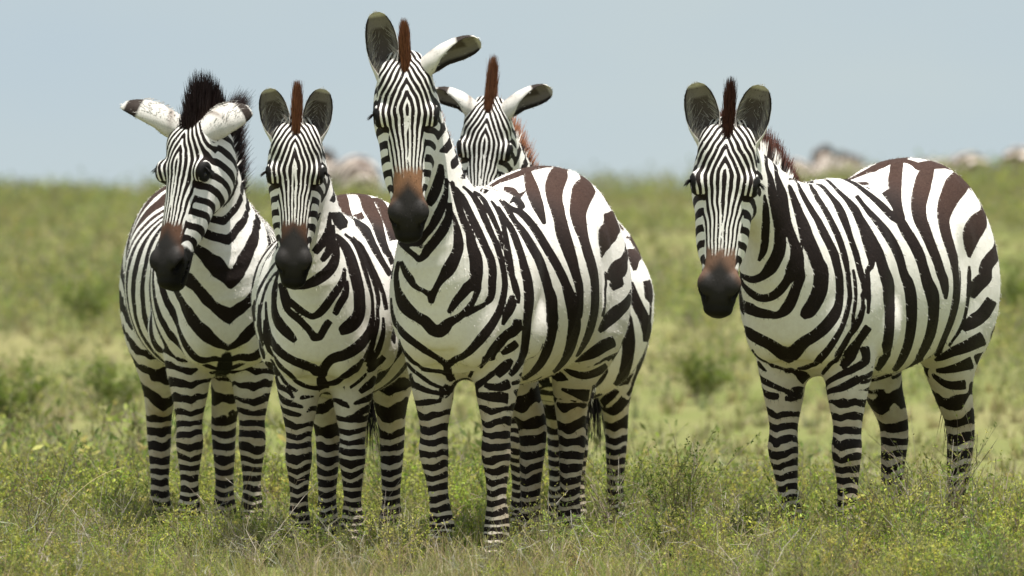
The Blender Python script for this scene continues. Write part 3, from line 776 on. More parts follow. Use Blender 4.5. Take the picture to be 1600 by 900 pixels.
# ---------------------------------------------------------------- coat markings of the single animals: stripes as points on the skin (both edges, in mm)
TRACE = {
 3: [
  [(654,34,1307,672,26,1308),(652,37,1285,677,22,1288),(656,36,1263,682,17,1269),(664,33,1241,685,11,1250),(671,28,1220,687,4,1232),(680,21,1201,690,-3,1213),(687,9,1184,692,-7,1193)],
  [(639,45,1261,648,40,1262),(642,47,1242,653,40,1242),(646,48,1222,658,39,1224),(652,48,1202,667,35,1207),(659,46,1182,674,29,1190),(666,42,1163,680,23,1173),(674,36,1145,685,16,1156),(680,28,1128,688,9,1139),(685,18,1111,690,1,1122),(689,6,1095,691,-10,1107),(689,-8,1080,691,-22,1092),(688,-23,1063,687,-31,1073),(682,-50,1053,682,-50,1064),(826,-18,1067,835,-7,1079)],
  [(639,58,1184,653,50,1184),(642,60,1164,658,49,1166),(646,61,1144,664,46,1148),(653,59,1124,670,41,1132),(661,54,1104,676,34,1117),(668,46,1087,681,26,1102),(676,36,1071,685,16,1088),(681,25,1056,687,5,1073),(685,14,1042,688,-8,1059),(685,1,1027,688,-19,1042),(684,-15,1012,685,-29,1025),(680,-39,1002,682,-37,1015),(674,-61,1017,680,-49,1027),(665,-80,1028,674,-68,1038),(650,-101,1041,660,-88,1051),(624,-125,1055,636,-113,1062),(605,-139,1063,617,-126,1070),(586,-148,1070,598,-136,1077),(567,-153,1075,579,-140,1082),(546,-158,1081,558,-146,1088),(527,-163,1086,539,-150,1093)],
  [(642,59,1171,648,56,1169),(638,65,1153,644,61,1151),(633,72,1136,642,66,1133),(631,79,1118,644,69,1115),(629,85,1099,646,70,1096),(630,90,1079,649,71,1078),(632,94,1059,652,71,1060),(636,94,1037,654,69,1044),(642,90,1017,659,64,1028),(647,84,997,664,57,1013),(651,77,979,669,49,997),(656,67,962,671,40,982),(661,53,949,671,33,965),(665,39,936,671,24,947),(666,27,921,670,14,929),(663,17,904,668,4,912),(659,9,888,663,-13,896),(654,0,872,655,-14,874)],
  [(646,-106,998,637,-118,995),(656,-91,982,640,-113,975),(661,-79,967,644,-103,956),(664,-65,951,651,-89,940),(664,-58,934,657,-73,924),(666,-46,921,662,-53,912),(668,-27,913,664,-33,904),(666,-9,904,661,-18,892)],
  [(612,56,1254,629,51,1251),(609,60,1235,628,55,1232),(607,65,1218,627,59,1214),(602,71,1200,625,63,1195),(598,77,1182,623,68,1177),(597,83,1164,622,73,1159),(597,90,1147,621,79,1140),(596,97,1130,620,86,1122),(594,105,1113,618,93,1104),(594,114,1095,617,100,1088),(595,121,1075,620,103,1070),(597,127,1057,622,106,1051),(596,134,1040,624,111,1031),(592,141,1022,624,114,1013),(593,146,1001,624,116,997),(596,148,980,625,117,980),(599,148,959,626,117,962),(603,144,934,626,117,948),(614,131,916,628,112,940),(623,117,906,635,99,928),(627,106,894,639,88,910),(631,93,880,641,77,895),(634,80,866,642,65,879),(636,68,852,641,55,862),(636,55,838,640,46,844)],
  [(603,144,953,622,122,948),(603,145,933,618,128,931),(603,143,912,615,130,914),(607,137,893,616,126,897),(611,130,874,618,120,881),(614,121,857,621,110,865),(617,110,840,625,99,852),(620,96,826,627,86,839),(623,80,813,629,72,829),(625,63,803,632,54,822),(624,50,792,633,34,813),(621,39,774,631,17,801),(618,11,759,630,8,796),(620,-20,766,630,1,797),(624,-37,782,633,-8,806),(627,-48,796,638,-22,821),(627,-62,805,639,-42,831),(625,-81,815,637,-59,840),(620,-103,826,637,-73,852),(612,-123,840,636,-84,864),(602,-140,858,635,-95,877),(593,-151,878,633,-105,892),(590,-156,899,629,-118,906),(593,-157,919,627,-125,922),(602,-154,939,626,-128,940),(601,-154,959,624,-131,958),(609,-147,978,628,-127,976),(619,-138,997,634,-122,995)],
  [(622,99,841,617,105,827),(615,116,850,610,121,837),(605,133,858,599,136,847),(590,147,866,581,149,857)],
  [(596,64,1236,605,62,1233),(577,71,1221,601,67,1215),(560,78,1206,597,73,1197),(554,85,1189,592,79,1180),(551,93,1172,588,86,1163),(550,101,1155,588,94,1146),(550,110,1138,588,102,1128),(549,118,1121,587,110,1111),(549,127,1104,585,118,1094),(548,135,1087,583,126,1077),(547,143,1069,581,134,1060),(545,150,1052,578,141,1043),(540,157,1035,572,147,1026),(535,164,1017,568,153,1010),(531,168,997,567,157,993),(531,171,977,566,159,975),(532,172,957,568,160,958),(535,172,938,571,159,939),(535,171,919,571,159,920),(536,169,899,568,159,903),(544,164,878,571,156,887),(566,155,865,581,151,872)],
  [(548,68,1243,561,68,1239),(518,73,1232,535,73,1226),(493,79,1219,522,80,1212),(487,92,1206,519,89,1196),(485,103,1189,519,98,1181),(487,112,1172,520,107,1164),(490,121,1154,522,116,1147),(494,131,1137,523,124,1130),(497,139,1120,524,132,1113),(499,148,1103,523,140,1096),(499,155,1086,522,148,1079),(496,163,1069,520,156,1062),(494,170,1051,519,163,1045),(491,175,1033,518,168,1028),(489,180,1014,515,173,1010),(486,183,996,512,176,993),(484,187,977,509,179,975),(484,189,958,506,181,957),(484,192,939,503,182,938),(486,193,920,503,182,921),(490,192,900,507,180,903),(494,190,881,511,178,885),(497,186,863,515,174,868),(501,183,844,523,171,851),(506,177,826,535,167,835),(517,172,808,549,162,820),(532,168,791,562,156,805),(548,162,775,574,149,791),(561,155,760,583,140,777),(570,145,745,590,130,763),(578,134,732,593,120,748),(581,120,718,593,108,734),(581,105,705,591,94,720),(575,85,694,583,78,708),(553,58,684,567,56,699),(527,31,676,546,30,691),(495,0,662,537,10,682),(497,-23,665,538,-1,683),(531,-28,679,549,-12,692),(546,-39,689,561,-25,702),(563,-50,699,574,-37,713),(578,-62,708,590,-47,724),(589,-75,719,599,-60,734),(595,-89,730,604,-74,745),(597,-105,741,606,-89,756),(593,-122,753,605,-104,767),(581,-141,767,601,-120,779),(557,-159,785,590,-136,792),(462,-208,799,493,-184,805),(455,-217,818,488,-193,822),(453,-221,837,482,-200,839),(456,-221,856,478,-205,857),(455,-222,875,474,-208,876)],
  [(506,1,668,492,-23,662),(463,-8,644,421,-40,637),(381,-27,621,391,-39,614)],
  [(470,78,1227,487,80,1223),(432,83,1217,475,91,1209),(428,98,1202,474,102,1194),(444,114,1184,480,114,1177),(451,127,1166,482,124,1160),(457,138,1148,482,134,1142),(462,148,1129,483,143,1124),(465,157,1111,484,152,1106),(467,166,1092,484,159,1088),(472,172,1072,485,166,1070),(478,175,1051,486,172,1050)],
  [(384,106,1195,408,109,1191),(391,122,1180,419,124,1174),(397,136,1163,427,136,1158),(408,148,1145,438,147,1140),(417,159,1126,445,156,1123),(427,167,1107,453,163,1104),(435,175,1088,460,170,1086),(440,181,1069,467,175,1067),(444,186,1050,471,179,1048),(448,191,1031,473,183,1028),(451,196,1012,471,186,1009),(454,200,994,471,191,991),(457,204,975,468,196,972),(460,207,955,465,203,954)],
  [(472,182,1033,479,179,1032),(470,187,1013,478,183,1012),(468,192,993,477,187,991),(465,198,974,475,192,970),(460,207,955,473,198,950),(456,214,935,472,203,930),(453,220,915,471,207,910),(451,223,894,464,214,892),(453,222,872,461,218,872)],
  [(471,209,886,481,201,886),(466,214,861,488,195,867),(474,207,838,494,189,849),(483,196,820,498,184,828),(490,186,802,499,180,805)],
  [(369,125,1176,393,128,1173),(381,141,1160,404,140,1156),(383,153,1144,412,152,1138),(384,164,1129,416,162,1121),(383,175,1113,416,171,1104),(385,186,1095,417,179,1088),(390,196,1078,419,187,1070),(395,205,1060,422,194,1053),(398,213,1042,424,202,1035),(400,220,1023,426,209,1017),(401,227,1005,429,214,999),(400,232,987,432,219,981),(397,237,968,433,223,962),(393,241,950,432,227,944),(389,244,930,432,230,926),(385,245,910,433,232,908),(381,245,891,433,232,890),(378,244,871,433,232,872),(376,242,851,433,232,854),(375,238,832,431,230,835),(371,234,813,428,228,816),(367,230,794,424,225,797),(364,227,775,418,220,778),(361,224,756,408,215,759),(356,219,737,394,208,741),(348,213,718,385,203,722),(337,204,698,384,199,704),(333,196,679,387,195,688),(364,195,662,393,190,672),(382,189,646,400,182,656),(396,179,633,408,173,642)],
  [(315,110,1199,318,106,1196),(327,128,1185,335,123,1179),(329,143,1171,348,139,1163),(331,155,1155,361,153,1147),(332,167,1139,370,167,1130),(330,179,1125,370,178,1114),(327,192,1111,371,190,1098),(325,204,1095,373,201,1083),(321,214,1079,373,211,1067),(312,222,1063,372,220,1050),(292,225,1046,367,228,1033),(264,225,1029,360,234,1017),(247,229,1011,352,239,1001),(238,233,992,343,243,984),(231,236,973,329,244,966),(224,240,955,304,241,947),(215,242,936,269,234,929),(206,245,918,250,233,910),(192,249,900,239,233,892),(180,251,880,232,233,875),(174,251,859,228,233,858),(169,249,839,227,233,839),(162,247,820,232,235,820),(155,244,800,255,243,802),(148,240,780,205,228,783),(141,234,760,185,220,764),(133,227,740,177,213,746),(124,218,720,172,205,729),(114,207,701,164,197,712),(105,194,682,156,187,695),(95,179,665,147,175,678),(87,162,648,139,162,663),(81,143,635,130,147,649),(75,123,623,119,130,636),(68,102,613,109,110,624)],
  [(346,184,609,364,186,618),(385,178,604,390,178,611)],
  [(307,121,1195,322,122,1191),(301,135,1183,327,138,1176),(283,145,1175,320,151,1163),(249,153,1169,301,161,1153),(233,165,1158,291,170,1141),(227,178,1143,284,180,1128),(222,189,1128,280,190,1114),(217,200,1113,276,200,1099),(212,210,1097,268,208,1083),(206,219,1081,255,213,1067),(200,227,1064,244,220,1051),(193,234,1048,234,226,1035),(185,242,1032,224,233,1019),(176,249,1016,212,239,1003),(166,256,999,201,245,987),(157,262,982,189,250,970),(147,268,965,179,255,954),(136,273,947,168,259,937),(126,277,929,158,263,920),(113,281,911,151,265,902),(99,284,893,145,266,884),(87,287,875,137,267,866),(75,288,855,127,268,848),(60,286,836,117,268,830),(43,284,815,108,266,813),(27,279,794,99,264,796),(15,273,773,92,260,779),(6,264,753,84,255,761),(-7,254,734,75,249,743),(-23,241,715,62,240,725),(-39,227,696,47,230,708),(-53,210,678,32,218,691),(-69,191,662,16,205,675),(-82,171,648,5,190,660),(-94,150,635,-12,171,645)],
  [(-337,-34,1308,-317,-50,1301),(-317,-25,1306,-296,-41,1300),(-295,-15,1303,-274,-31,1296),(-273,-6,1299,-252,-22,1293),(-251,5,1294,-230,-12,1287),(-230,15,1287,-209,-1,1280),(-181,42,1267,-152,22,1259),(-138,67,1248,-87,49,1238),(-87,94,1229,0,86,1217),(-23,123,1210,88,125,1197),(40,152,1190,142,154,1178),(94,176,1170,163,173,1160),(133,194,1149,173,189,1142),(159,205,1127,176,202,1124)],
  [(-98,-29,1242,-17,-1,1228),(-74,9,1238,42,39,1220),(25,64,1219,118,85,1210),(143,117,1198,252,136,1185),(202,149,1179,249,153,1170)],
  [(-61,-145,1212,-15,-123,1204),(-83,-137,1218,-37,-114,1210),(-106,-128,1225,-59,-106,1218),(-128,-120,1232,-82,-97,1224),(-150,-112,1241,-104,-90,1233),(-172,-104,1250,-126,-82,1242),(-199,-96,1261,-151,-73,1251),(-217,-82,1271,-161,-56,1259),(-230,-66,1279,-172,-39,1265),(-245,-52,1287,-188,-24,1272),(-272,-41,1295,-208,-11,1280),(-305,-33,1303,-231,1,1287),(-328,-24,1309,-254,9,1294),(-351,-16,1314,-277,17,1299),(-374,-8,1316,-300,25,1301),(-397,0,1317,-323,33,1302),(-419,7,1318,-345,40,1303)],
  [(-478,51,1293,-472,11,1304),(-458,59,1297,-451,18,1309),(-439,66,1298,-433,25,1310),(-415,74,1298,-409,33,1310),(-392,81,1298,-386,41,1310),(-368,89,1294,-362,48,1306),(-288,119,1272,-276,66,1291),(-232,132,1253,-221,77,1274),(-196,140,1240,-163,91,1251),(-163,148,1226,-104,112,1227),(-124,160,1210,-37,141,1205),(-85,175,1194,22,168,1184),(-45,194,1176,63,190,1165),(-5,212,1157,90,205,1148),(27,229,1139,110,218,1130),(48,241,1120,127,227,1112),(63,252,1102,139,235,1092),(73,261,1086,145,243,1073),(79,268,1068,145,250,1055),(82,275,1050,142,257,1037),(83,280,1032,139,263,1020),(83,286,1013,134,269,1003),(82,289,994,128,274,986),(80,292,975,121,278,968),(75,295,957,113,281,950),(65,297,938,105,284,932),(57,298,919,97,287,915),(53,298,899,90,288,897),(49,296,879,83,289,878),(44,294,860,76,288,860),(39,291,840,74,285,843),(34,287,820,77,280,825)],
  [(-552,95,1265,-483,85,1278),(-539,103,1264,-470,93,1277),(-514,114,1265,-446,104,1278),(-494,125,1264,-425,115,1277),(-472,135,1261,-404,125,1274),(-450,144,1256,-381,134,1269),(-405,174,1230,-296,147,1254),(-348,189,1212,-235,159,1236),(-288,202,1197,-186,173,1216),(-234,213,1181,-137,187,1195),(-188,223,1165,-80,205,1172),(-152,233,1152,-28,225,1149),(-123,244,1136,3,242,1127),(-95,256,1118,21,256,1108),(-69,268,1099,28,267,1090),(-51,278,1080,31,276,1072),(-41,286,1062,35,283,1054),(-38,293,1043,38,289,1036),(-39,298,1025,37,295,1017),(-45,302,1007,32,299,999),(-53,305,988,27,302,981),(-61,306,969,19,305,963),(-69,306,949,10,306,946),(-76,306,929,3,306,928),(-82,304,909,-2,305,909),(-88,302,890,-7,304,890),(-96,299,870,-13,302,872),(-105,295,850,-19,299,853),(-114,289,831,-23,295,835),(-123,282,811,-27,290,817),(-132,274,792,-30,284,799),(-141,265,773,-35,278,781),(-148,255,754,-42,270,764),(-155,243,736,-48,261,746),(-159,231,719,-56,251,729),(-165,217,703,-71,237,711),(-172,201,688,-96,220,693)],
  [(-523,197,1158,-353,225,1147),(-504,214,1136,-330,234,1128),(-503,226,1109,-296,242,1118),(-437,242,1083,-238,253,1107),(-396,247,1064,-191,263,1087),(-337,253,1049,-185,266,1063),(-285,257,1034,-208,261,1040),(-251,256,1016,-223,258,1018)],
  [(-278,259,957,-261,259,957),(-279,260,938,-262,260,938),(-277,262,919,-257,262,919),(-265,263,900,-242,264,900),(-263,265,881,-238,267,881),(-263,265,862,-230,269,862),(-257,264,842,-205,274,844),(-270,256,823,-177,279,826)],
  [(-600,224,1040,-533,226,1053),(-581,233,1033,-515,236,1045),(-562,241,1025,-495,244,1037),(-541,248,1016,-474,250,1028),(-519,253,1006,-452,256,1019),(-497,256,996,-430,258,1009),(-475,262,971,-368,257,997),(-442,265,951,-312,259,978),(-419,265,944,-279,260,945),(-418,267,920,-329,261,931),(-347,261,903,-305,261,922)],
  [(-570,254,873,-509,254,899),(-550,259,865,-488,259,891),(-528,263,857,-466,263,883),(-505,265,849,-444,265,875),(-482,267,841,-420,267,867),(-459,265,833,-397,264,859),(-421,263,818,-357,259,848),(-389,259,804,-317,254,835),(-355,254,792,-277,253,818),(-318,249,780,-225,260,799),(-282,243,768,-233,248,778)],
  [(-422,241,719,-359,250,750),(-376,240,710,-319,244,743),(-342,235,702,-287,235,735),(-316,227,692,-265,225,723),(-293,216,683,-250,214,712),(-275,202,677,-238,202,701),(-262,186,672,-225,190,690),(-253,168,668,-228,173,676)],
  [(-470,194,643,-386,213,660),(-441,188,628,-359,205,650),(-404,180,619,-342,193,642),(-375,168,613,-329,179,636),(-352,152,612,-320,164,633),(-334,135,616,-310,148,636),(-319,119,625,-301,131,640),(-297,109,639,-290,114,644)],
  [(-459,130,540,-416,149,573),(-414,123,545,-387,138,574),(-386,111,553,-369,122,574),(-368,97,562,-358,104,576),(-360,79,572,-356,82,578)],
  [(-492,110,502,-464,120,522),(-450,102,503,-431,110,522),(-427,87,506,-412,94,523),(-415,68,511,-404,75,525),(-415,47,519,-409,51,526)],
  [(437,223,806,465,209,810),(428,219,782,468,204,795),(442,207,763,473,197,788),(459,192,754,483,184,777),(465,180,743,494,171,763),(467,168,730,517,164,748),(467,157,716,535,158,732),(464,145,700,543,149,715),(457,130,683,544,140,699),(509,126,675,540,129,684),(452,92,659,458,91,663)],
  [(408,200,725,441,198,744),(426,185,711,452,181,729),(442,167,702,454,164,712)],
  [(409,181,674,421,175,684),(412,173,655,431,159,676),(418,162,641,434,145,664),(425,148,630,434,131,650)],
  [(433,126,632,435,117,643),(432,109,620,433,100,630),(428,90,606,425,80,618),(416,69,593,405,55,607),(399,57,584,388,43,597),(383,52,576,372,37,589),(372,50,569,361,36,583),(364,-36,558,353,-50,571),(352,-39,546,342,-53,559)],
  [(399,168,592,413,162,618),(417,148,585,423,145,607),(427,124,586,429,126,604),(428,98,595,430,102,606)],
  [(399,157,545,404,160,573),(414,140,546,418,143,575),(421,120,549,425,125,576),(422,98,554,427,103,576),(413,73,560,419,78,576),(399,56,564,405,61,580),(387,47,570,393,52,586),(377,43,574,383,48,590),(373,-45,575,380,-40,591),(373,-45,574,379,-40,590)],
  [(442,59,645,453,57,648),(419,46,636,422,41,638),(395,32,626,394,26,629)],
  [(572,-143,743,552,-155,741),(572,-136,725,549,-150,722),(574,-123,710,549,-140,704),(571,-111,695,550,-127,688),(563,-100,681,535,-118,672),(550,-89,670,529,-101,663),(444,-111,659,438,-117,650),(448,-90,654,438,-95,645),(454,-67,651,437,-74,643),(464,-41,650,430,-56,640),(459,-22,643,416,-45,633),(396,-29,627,395,-40,618)],
  [(415,-175,672,393,-188,668),(424,-159,657,416,-168,652),(430,-142,645,426,-148,639),(433,-124,634,431,-130,628),(433,-107,623,432,-113,616),(429,-92,611,429,-96,605),(422,-77,603,423,-79,597),(411,-62,595,412,-64,590)],
  [(414,-163,633,393,-178,626),(417,-154,613,385,-176,600),(426,-134,602,420,-144,589),(429,-114,593,427,-120,581),(427,-94,585,426,-98,575),(420,-76,580,419,-78,571),(406,-60,575,406,-61,568)],
  [(346,-166,562,334,-168,545),(346,-166,562,334,-168,544),(354,-166,554,341,-168,537),(361,-166,550,349,-168,533),(376,-165,548,363,-167,531),(394,-158,547,382,-160,530),(418,-129,549,415,-127,532),(423,-107,553,420,-105,538),(419,-86,553,417,-86,542),(410,-69,552,408,-69,545)],
 ],
 5: [
  [(762,4,1188,772,2,1187),(752,4,1170,766,-1,1169),(743,5,1152,760,-4,1151),(737,5,1133,753,-8,1133),(731,3,1114,745,-12,1115),(724,0,1096,736,-17,1096),(717,-4,1077,727,-22,1078),(710,-8,1059,717,-28,1060),(705,-12,1040,707,-34,1042),(698,-19,1021,699,-40,1025),(693,-30,1003,692,-46,1008),(685,-48,987,683,-54,990)],
  [(613,-76,1316,645,-70,1316),(622,-72,1320,654,-67,1320),(632,-63,1322,664,-57,1322),(645,-52,1322,677,-46,1322),(661,-38,1317,693,-33,1317),(679,-26,1308,712,-21,1307),(711,-11,1289,737,-9,1288),(717,-3,1272,745,-2,1269),(712,3,1255,744,3,1251),(710,9,1237,746,6,1233),(710,14,1218,749,7,1215),(710,18,1200,748,8,1197),(710,20,1181,743,9,1178),(710,22,1163,736,10,1160),(707,23,1145,729,11,1141),(701,25,1128,722,12,1122),(693,29,1110,715,13,1104),(686,32,1091,709,12,1086),(682,35,1072,703,11,1069),(680,36,1052,700,9,1052),(679,36,1031,697,6,1035),(680,33,1010,695,2,1019),(681,25,990,693,-5,1004),(681,15,972,690,-15,989),(680,3,954,685,-27,975),(676,-16,940,680,-37,960),(670,-38,929,673,-50,947),(660,-65,920,661,-71,938),(644,-96,917,649,-92,934),(626,-126,925,634,-116,937),(603,-152,939,612,-145,943),(585,-164,946,594,-157,951),(565,-169,952,574,-162,957),(546,-176,958,555,-169,963),(528,-182,963,536,-175,968),(513,-186,971,521,-179,976)],
  [(597,-66,1304,621,-64,1304),(602,-58,1304,626,-56,1304),(610,-47,1304,634,-45,1303),(619,-34,1299,643,-32,1299),(632,-19,1290,656,-17,1289),(647,-7,1276,671,-5,1276),(665,5,1259,689,5,1257),(666,12,1241,696,11,1238),(663,19,1224,700,16,1219),(657,26,1207,703,19,1201),(656,32,1188,705,21,1184),(659,36,1169,706,23,1166),(662,39,1151,705,24,1147),(662,42,1133,700,26,1128),(662,45,1116,694,28,1109),(661,49,1099,686,31,1090),(658,54,1083,679,38,1073),(655,60,1065,673,43,1056),(652,67,1047,670,48,1039),(649,74,1029,668,50,1022),(647,80,1009,668,51,1005),(646,83,987,669,48,990),(646,83,964,670,44,976),(648,76,941,671,38,964),(656,58,929,669,35,947),(659,44,916,669,27,929),(658,32,900,667,15,914),(657,17,884,664,2,901),(654,-1,871,660,-13,889),(650,-24,861,656,-29,881),(645,-50,857,651,-48,877),(638,-76,860,646,-67,878),(631,-99,870,641,-85,885),(623,-120,883,634,-103,895),(613,-137,899,624,-123,906),(601,-153,912,612,-139,920),(588,-165,926,599,-150,934),(577,-169,940,588,-155,947),(561,-174,952,572,-160,960),(547,-178,964,558,-164,972)],
  [(644,85,951,655,66,951),(642,85,930,654,64,935),(643,78,910,654,57,920),(643,71,893,654,48,904),(642,64,876,653,40,886),(639,56,858,650,31,870),(637,46,839,646,20,855),(635,31,822,643,9,842),(634,8,810,639,-2,829),(632,-15,804,637,-16,822),(630,-39,805,637,-34,826),(627,-62,806,635,-54,830),(621,-86,809,631,-74,834),(613,-111,815,626,-92,841),(589,-143,824,621,-109,849),(456,-219,836,496,-188,848),(450,-224,860,489,-195,869),(444,-230,884,483,-201,893),(436,-234,907,474,-205,916),(427,-236,929,466,-207,938),(418,-237,951,457,-208,960),(409,-237,972,448,-208,981)],
  [(610,28,1216,635,27,1213),(609,36,1200,638,33,1195),(608,44,1183,640,39,1177),(609,52,1166,640,44,1159),(611,61,1150,640,49,1142),(612,69,1133,641,55,1124),(612,78,1116,642,60,1107),(613,87,1099,643,65,1089),(615,95,1082,644,69,1072),(616,102,1065,645,74,1053),(615,108,1051,643,80,1034),(614,116,1035,639,89,1018),(612,124,1017,636,96,1003),(610,130,1000,634,101,986),(607,136,984,631,107,968),(601,145,966,627,112,953),(598,147,942,627,113,941),(599,147,922,627,112,925),(599,145,901,627,110,909),(601,141,881,627,106,894),(604,134,862,627,100,879),(608,125,844,628,93,864),(611,115,827,629,85,850),(615,101,811,629,76,837),(621,79,805,627,69,819)],
  [(440,-46,1233,466,-41,1231),(458,-38,1237,483,-33,1235),(471,-30,1240,497,-25,1238),(479,-14,1238,505,-8,1236),(501,-4,1236,527,1,1234),(518,11,1229,544,17,1227),(541,31,1213,571,34,1209),(550,45,1197,579,45,1191),(555,57,1181,583,55,1174),(558,68,1166,585,66,1158),(560,80,1150,587,76,1142),(561,91,1135,588,87,1126),(561,102,1119,588,97,1110),(562,113,1103,591,106,1094),(562,123,1086,593,115,1077),(561,132,1070,593,124,1060),(559,140,1054,591,132,1044),(556,148,1037,588,139,1027),(551,155,1020,585,145,1011),(547,161,1002,582,150,995),(546,164,983,579,154,978),(543,167,965,574,157,960),(538,169,946,570,159,942),(535,170,927,566,160,925),(532,170,908,563,160,907),(530,170,889,561,159,889),(529,169,870,560,157,871),(531,168,850,562,156,854),(537,166,830,568,153,839),(546,163,810,578,147,825),(559,158,793,587,141,812),(572,150,777,594,132,799),(582,140,762,600,122,786),(589,127,750,604,110,774),(593,111,738,606,97,763),(594,94,727,606,81,754),(588,75,718,604,62,744),(573,56,706,599,41,732),(547,33,691,589,21,719),(527,7,673,572,2,711),(486,-43,663,570,-2,708),(533,-50,677,574,-10,712),(558,-56,690,591,-20,720),(574,-64,702,599,-34,730),(585,-76,711,603,-51,739),(590,-91,719,605,-69,747),(591,-109,728,606,-86,755),(583,-130,738,604,-104,763),(562,-153,754,596,-124,772),(449,-209,776,465,-200,778)],
  [(226,-77,1227,227,-82,1225),(248,-69,1230,250,-74,1228),(270,-60,1233,272,-65,1230),(293,-51,1235,294,-55,1232),(315,-40,1235,317,-45,1233),(337,-29,1232,339,-34,1229),(476,42,1216,492,41,1212),(489,59,1200,511,58,1195),(497,74,1185,522,73,1179),(505,88,1170,524,84,1163),(511,101,1154,529,96,1147),(514,114,1138,533,107,1131),(517,125,1122,536,117,1114),(518,134,1105,538,127,1098),(518,143,1089,540,136,1081),(518,152,1072,539,144,1065),(516,159,1054,539,151,1048),(515,165,1037,537,157,1031),(513,170,1019,535,162,1014),(510,174,1000,533,167,996),(508,178,982,530,170,979),(507,179,963,525,173,961),(505,180,945,521,175,944),(502,182,926,519,176,925),(501,183,908,515,176,907),(500,185,889,511,177,889),(499,185,870,510,177,871),(501,183,851,512,175,853),(504,180,833,517,173,836),(506,176,815,524,171,818),(510,173,797,531,168,801),(517,169,779,539,165,784),(527,165,761,549,161,768),(537,160,745,558,155,753),(545,154,728,565,147,738),(550,145,713,569,137,723),(553,134,697,571,126,709),(550,120,682,571,113,695),(541,102,667,565,97,683),(468,52,656,485,53,664),(465,30,648,482,32,658),(455,7,640,475,11,651),(452,-16,639,466,-12,646)],
  [(433,-68,641,429,-70,635),(455,-37,644,419,-55,631),(419,-33,638,406,-46,623),(395,-19,631,391,-44,609),(346,-26,615,371,-41,597)],
  [(568,-122,700,549,-135,696),(560,-114,685,542,-126,681),(554,-102,674,535,-113,670),(543,-90,666,526,-99,662),(442,-115,658,438,-120,651),(442,-97,652,438,-101,645),(439,-79,646,435,-83,640),(432,-63,641,427,-67,635)],
  [(317,-30,1236,353,-22,1230),(343,-15,1230,379,-8,1224),(356,1,1231,392,9,1224),(373,16,1230,409,24,1223),(388,33,1225,424,41,1219),(404,51,1218,440,58,1211),(428,75,1204,459,79,1197),(440,94,1190,468,96,1182),(446,111,1176,475,110,1166),(447,126,1161,480,122,1151),(452,139,1143,483,131,1135),(458,149,1125,487,139,1117),(463,158,1107,489,149,1100),(467,165,1089,489,157,1083),(469,172,1071,489,164,1066),(468,178,1053,488,171,1048),(465,183,1035,486,176,1030),(461,189,1017,483,181,1012),(460,194,999,479,185,995),(461,199,981,477,189,977),(461,204,962,476,194,959),(461,209,944,474,198,940),(460,213,925,472,204,922),(460,216,907,471,208,904),(460,218,888,469,211,886),(455,221,870,461,218,868)],
  [(486,189,951,492,185,950),(485,192,932,491,188,931),(485,195,913,491,190,912),(485,196,894,491,191,893),(486,197,874,491,192,875),(487,196,855,492,191,856),(488,194,836,493,189,837),(489,190,818,493,186,818),(487,187,799,492,183,799),(483,184,780,488,180,780)],
  [(470,210,875,475,207,874),(467,213,855,473,209,855),(464,214,836,473,207,837),(464,211,816,476,202,820),(465,205,797,479,195,803),(468,197,779,482,188,786),(471,187,762,485,179,771),(475,174,748,492,169,756),(475,164,732,502,162,739),(473,154,715,514,157,723),(468,141,698,522,150,707),(458,125,681,525,140,691),(451,108,666,464,106,672),(445,90,652,455,87,659),(431,70,638,437,66,643),(405,44,624,405,40,627)],
  [(216,-48,1240,235,-44,1236),(234,-37,1242,254,-33,1238),(253,-23,1244,272,-19,1240),(271,-9,1244,290,-5,1240),(289,6,1242,309,10,1238),(308,21,1239,327,26,1235),(344,52,1226,358,53,1222),(365,76,1214,389,80,1208),(378,97,1202,403,99,1194),(383,114,1190,410,116,1181),(383,130,1177,414,130,1166),(379,143,1164,418,142,1151),(376,156,1149,421,153,1136),(378,167,1131,423,161,1121),(383,176,1113,425,170,1105),(390,185,1095,425,177,1088),(396,194,1077,427,184,1071),(402,202,1060,430,190,1053),(406,209,1042,432,197,1036),(409,215,1024,434,204,1018),(412,221,1006,435,210,1001),(414,227,985,434,216,984),(425,227,965,438,217,971),(440,221,952,451,213,955),(444,222,935,455,215,935),(445,224,917,456,217,916),(446,225,898,457,219,898),(446,226,880,456,220,879),(446,226,861,456,221,861),(447,225,843,455,220,843),(446,223,824,454,219,825)],
  [(380,160,1141,405,158,1135),(378,170,1125,408,167,1118),(376,180,1109,409,175,1100),(377,191,1094,409,184,1083),(378,202,1078,409,194,1066),(377,212,1061,409,203,1050),(375,221,1045,409,211,1034),(370,229,1027,409,219,1017),(364,236,1009,409,225,1000),(360,241,991,408,230,983),(353,244,973,407,235,964),(341,245,956,403,239,946),(316,243,938,397,242,928),(283,236,918,392,244,912),(268,232,897,388,245,896),(264,230,878,385,244,878),(270,232,859,377,243,858),(283,238,840,362,239,840),(294,242,821,352,236,821),(300,245,802,349,235,803),(302,246,783,348,234,784),(301,245,764,347,233,766),(297,241,744,344,229,748),(289,235,725,339,225,730),(265,220,706,329,218,712),(160,170,685,187,167,689),(144,153,666,198,152,676),(124,132,648,177,137,659),(99,107,632,157,119,644)],
  [(324,182,628,352,190,634),(368,185,615,378,185,625),(394,176,611,398,175,620)],
